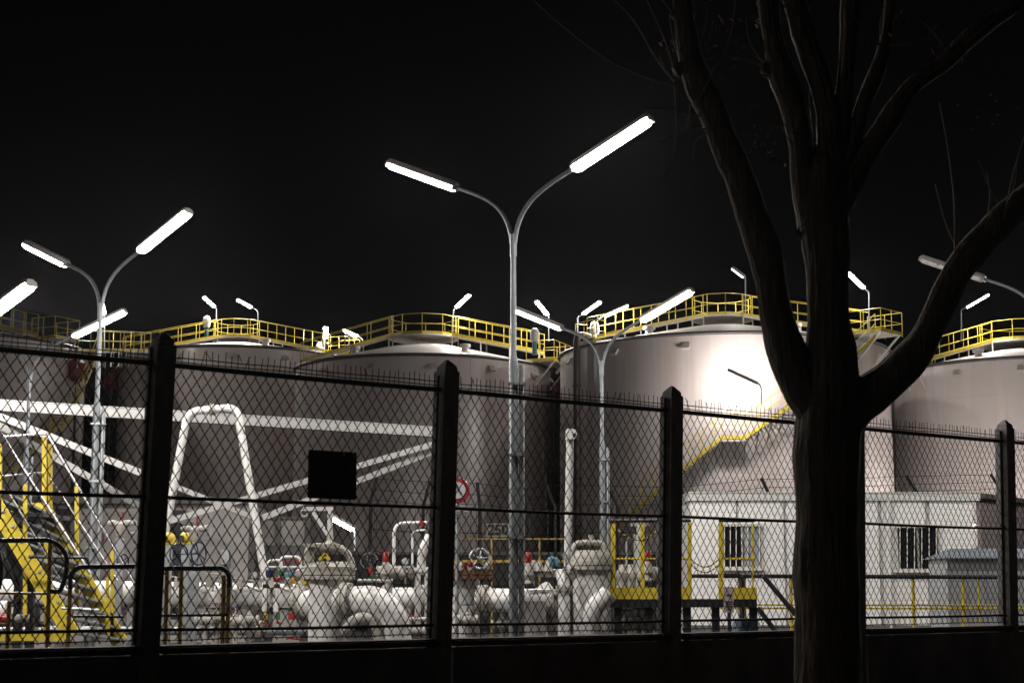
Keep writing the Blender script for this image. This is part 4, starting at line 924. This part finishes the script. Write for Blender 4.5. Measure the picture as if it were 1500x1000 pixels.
# ------------------------------------------------------------------ tree
YTR = 13.2
tree = thing('bare_tree', 'big dark bare street tree with forked limbs in front of the fence', 'tree', gz(P(1212, 860, YTR)))
def limb(name, pts, dY=None, seed=0, n=40, amp=.012):
    """pts: (px, py, width_px[, extra distance])"""
    ctr = []; rad = []
    for p in pts:
        Y = YTR + (p[3] if len(p) > 3 else 0); ctr.append(P(p[0], p[1], Y)); rad.append(S(p[2] / 2, Y))
    # Catmull-Rom resample
    c2 = []; r2 = []; K = 8
    for i in range(len(ctr) - 1):
        p0 = ctr[max(i - 1, 0)]; p1 = ctr[i]; p2 = ctr[i + 1]; p3 = ctr[min(i + 2, len(ctr) - 1)]
        for k in range(K):
            t = k / K; c2.append(.5 * ((2 * p1) + (p2 - p0) * t + (2 * p0 - 5 * p1 + 4 * p2 - p3) * t * t + (3 * p1 - p0 - 3 * p2 + p3) * t ** 3)); r2.append(rad[i] * (1 - t) + rad[i + 1] * t)
    c2.append(ctr[-1]); r2.append(rad[-1])
    sub = []; rs = []
    for i in range(len(c2) - 1):
        for k in range(4): sub.append(c2[i].lerp(c2[i + 1], k / 4)); rs.append(r2[i] + (r2[i + 1] - r2[i]) * k / 4)
    c2 = sub + [c2[-1]]; r2 = rs + [r2[-1]]
    mb = MB(); mb.tube(c2, r2, n)
    for i in range(len(c2)):
        for k in range(n):
            q = V(mb.v[i * n + k]); c = c2[i]; d = (q - c)
            an = k / n * 2 * math.pi; e = amp * (1.3 * noise.noise(V((math.cos(an) * 5 + seed, math.sin(an) * 5, q.z * 1.1))) * (rad[0] / .25 + .3) + .5 * noise.noise(V((math.cos(an) * 11, math.sin(an) * 11 + seed, q.z * 2.6))) + .7 * noise.noise(q * 6 + V((seed, 0, 0)))) + amp * 2.4 * noise.noise(q * 2.2 + V((seed * 3, 1, 0)))
            mb.v[i * n + k] = tuple(q + d.normalized() * e)
    return mb.build(name, 'bark', tree, smooth=70)
limb('trunk', [(1214, 1130, 112), (1214, 1040, 102), (1213, 930, 95), (1211, 820, 91), (1211, 720, 90), (1213, 650, 94), (1217, 590, 100), (1216, 540, 78), (1213, 470, 63), (1212, 410, 62), (1208, 350, 66), (1204, 300, 72), (1206, 255, 60), (1209, 215, 26), (1210, 185, 4)], seed=1, n=64)
limb('limb', [(1206, 610, 60), (1178, 575, 64), (1152, 515, 54), (1135, 450, 49), (1124, 385, 50), (1108, 330, 49), (1086, 270, 48), (1058, 205, 46), (1034, 145, 46), (1014, 95, 38), (1004, 40, 33), (998, -20, 32)], seed=2)
limb('limb', [(1222, 620, 70), (1255, 592, 64), (1300, 560, 57), (1342, 516, 52), (1370, 464, 43), (1396, 408, 40), (1424, 368, 45), (1446, 344, 38), (1478, 312, 42), (1530, 270, 38)], seed=3)
limb('limb', [(1190, 330, 46), (1178, 270, 36), (1172, 205, 36), (1160, 150, 40), (1146, 110, 42), (1133, 60, 32), (1122, -20, 36)], seed=4)
limb('limb', [(1214, 330, 60), (1216, 250, 44), (1213, 180, 38), (1203, 130, 36), (1184, 70, 36), (1158, -20, 36)], seed=5)
limb('limb', [(1222, 260, 40), (1230, 200, 30), (1238, 130, 27), (1243, 60, 25), (1247, -20, 26)], seed=6)
limb('limb', [(1232, 270, 34), (1252, 200, 25), (1266, 150, 22), (1286, 100, 21), (1298, 50, 19), (1306, -20, 18)], seed=7, amp=.008)
limb('limb', [(1222, 310, 48), (1258, 244, 38), (1300, 178, 33), (1334, 128, 30), (1382, 92, 25), (1440, 40, 23), (1530, -20, 20)], seed=8)
for (x0, y0, x1, y1, r_) in ((1146, 118, 1117, 98, 17), (1182, 352, 1166, 340, 9), (1012, 92, 988, 106, 16), (1000, 30, 984, 18, 12)):
    limb('stub', [(x0, y0, r_ * 1.5), ((x0 + x1) / 2, (y0 + y1) / 2, r_ * 1.25), (x1, y1, r_)], seed=x0, n=16, amp=.006)
tw = MB()
def twig(pts, r0, r1, Y=YTR):
    c = [P(x, y, Y + (z if z else 0)) for (x, y, z) in pts]; cc = fillet(c, .25, 4) if len(c) > 2 else c
    tw.tube(cc, [r0 + (r1 - r0) * i / (len(cc) - 1) for i in range(len(cc))], 5)
for pts in ([(990, 127, 0), (905, 100, -.1), (830, 45, -.2), (775, -5, -.2)], [(988, 120, 0), (960, 85, 0), (930, 30, -.1), (895, -5, -.2)],
            [(990, 110, 0), (975, 60, .1), (945, -5, .1)], [(989, 128, -.1), (991, 165, -.1), (990, 215, -.15), (973, 262, -.2)], [(1012, 152, 0), (1008, 180, 0), (1006, 192, 0)],
            [(1036, 190, 0), (1010, 188, 0), (985, 200, -.1), (962, 210, -.2)], [(1022, 150, -.1), (1045, 105, -.2), (1072, 55, -.2), (1078, -5, -.2)], [(1003, 108, 0), (1020, 60, .1), (1033, -5, .1)],
            [(998, 100, .1), (985, 55, .1), (980, 20, .1)], [(1034, 195, 0), (1018, 205, 0), (1015, 235, 0)], [(1398, 400, 0), (1400, 300, -.1), (1388, 210, -.1), (1376, 150, -.2)],
            [(1470, 330, -.1), (1482, 260, -.2), (1500, 200, -.2)], [(1242, 520, -.1), (1243, 440, -.1), (1240, 390, -.1)], [(1410, 380, 0), (1385, 330, 0), (1370, 270, 0)],
            [(1440, 350, 0), (1452, 290, 0), (1445, 250, 0)], [(1045, 30, 0), (1042, 50, -.1), (1032, 68, -.1)], [(1025, 170, 0), (990, 160, -.1), (940, 158, -.1)]):
    twig(pts, .009 if len(pts) > 3 else .007, .003)
rnd = random.Random(11)
for i in range(46):
    bx, by = rnd.choice(((1003, 95), (1130, 100), (1180, 190), (1000, 30), (1165, 215), (1290, 80), (1400, 80), (1470, 320)))
    a = rnd.uniform(-2.9, -.2); l = rnd.uniform(30, 110); z = rnd.uniform(-.3, .4)
    x1 = bx + math.cos(a) * l * .5; y1 = by + math.sin(a) * l * .5; x2 = bx + math.cos(a + rnd.uniform(-.4, .4)) * l; y2 = by + math.sin(a) * l
    twig([(bx + rnd.uniform(-12, 12), by + rnd.uniform(-14, 14), 0), (x1, y1, z * .5), (x2, y2, z)], .006, .002)
tw.build('twigs', 'twig', tree, kind='stuff')
lf = MB()
for i in range(150):
    bx, by = rnd.choice(((1060, 60), (1075, 90), (1125, 195), (1135, 215), (980, 80), (1380, 60), (1455, 170), (1310, 20), (1110, 30)))
    p = P(bx + rnd.gauss(0, 18), by + rnd.gauss(0, 20), YTR + rnd.uniform(-.4, .4)); r_ = rnd.uniform(.012, .026)
    u = V((rnd.gauss(0, 1), rnd.gauss(0, 1), rnd.gauss(0, 1))).normalized(); v_ = u.orthogonal().normalized(); k = u.cross(v_)
    lf.add([p + v_ * r_ * 1.6, p + k * r_ * .7 + u * .006, p - v_ * r_ * 1.6, p - k * r_ * .7 + u * .006], [(0, 1, 2), (0, 2, 3)])
lf.build('dead_leaves', 'dead_leaf', tree, kind='stuff', smooth=0)

# ------------------------------------------------------------------ faint night haze round the lamps
hz = MB().box((-165, -45, -1), (205, 265, 24)).build('haze', 'lens_off', kind='stuff', smooth=0)
hm = bpy.data.materials.new('haze'); hm.use_nodes = True; nt = hm.node_tree; nt.nodes.clear()
o_ = nt.nodes.new('ShaderNodeOutputMaterial'); pv = nt.nodes.new('ShaderNodeVolumePrincipled')
pv.inputs['Color'].default_value = (.86, .84, .88, 1); pv.inputs['Density'].default_value = .00006; pv.inputs['Anisotropy'].default_value = .86
nt.links.new(pv.outputs[0], o_.inputs['Volume']); hz.data.materials.clear(); hz.data.materials.append(hm)
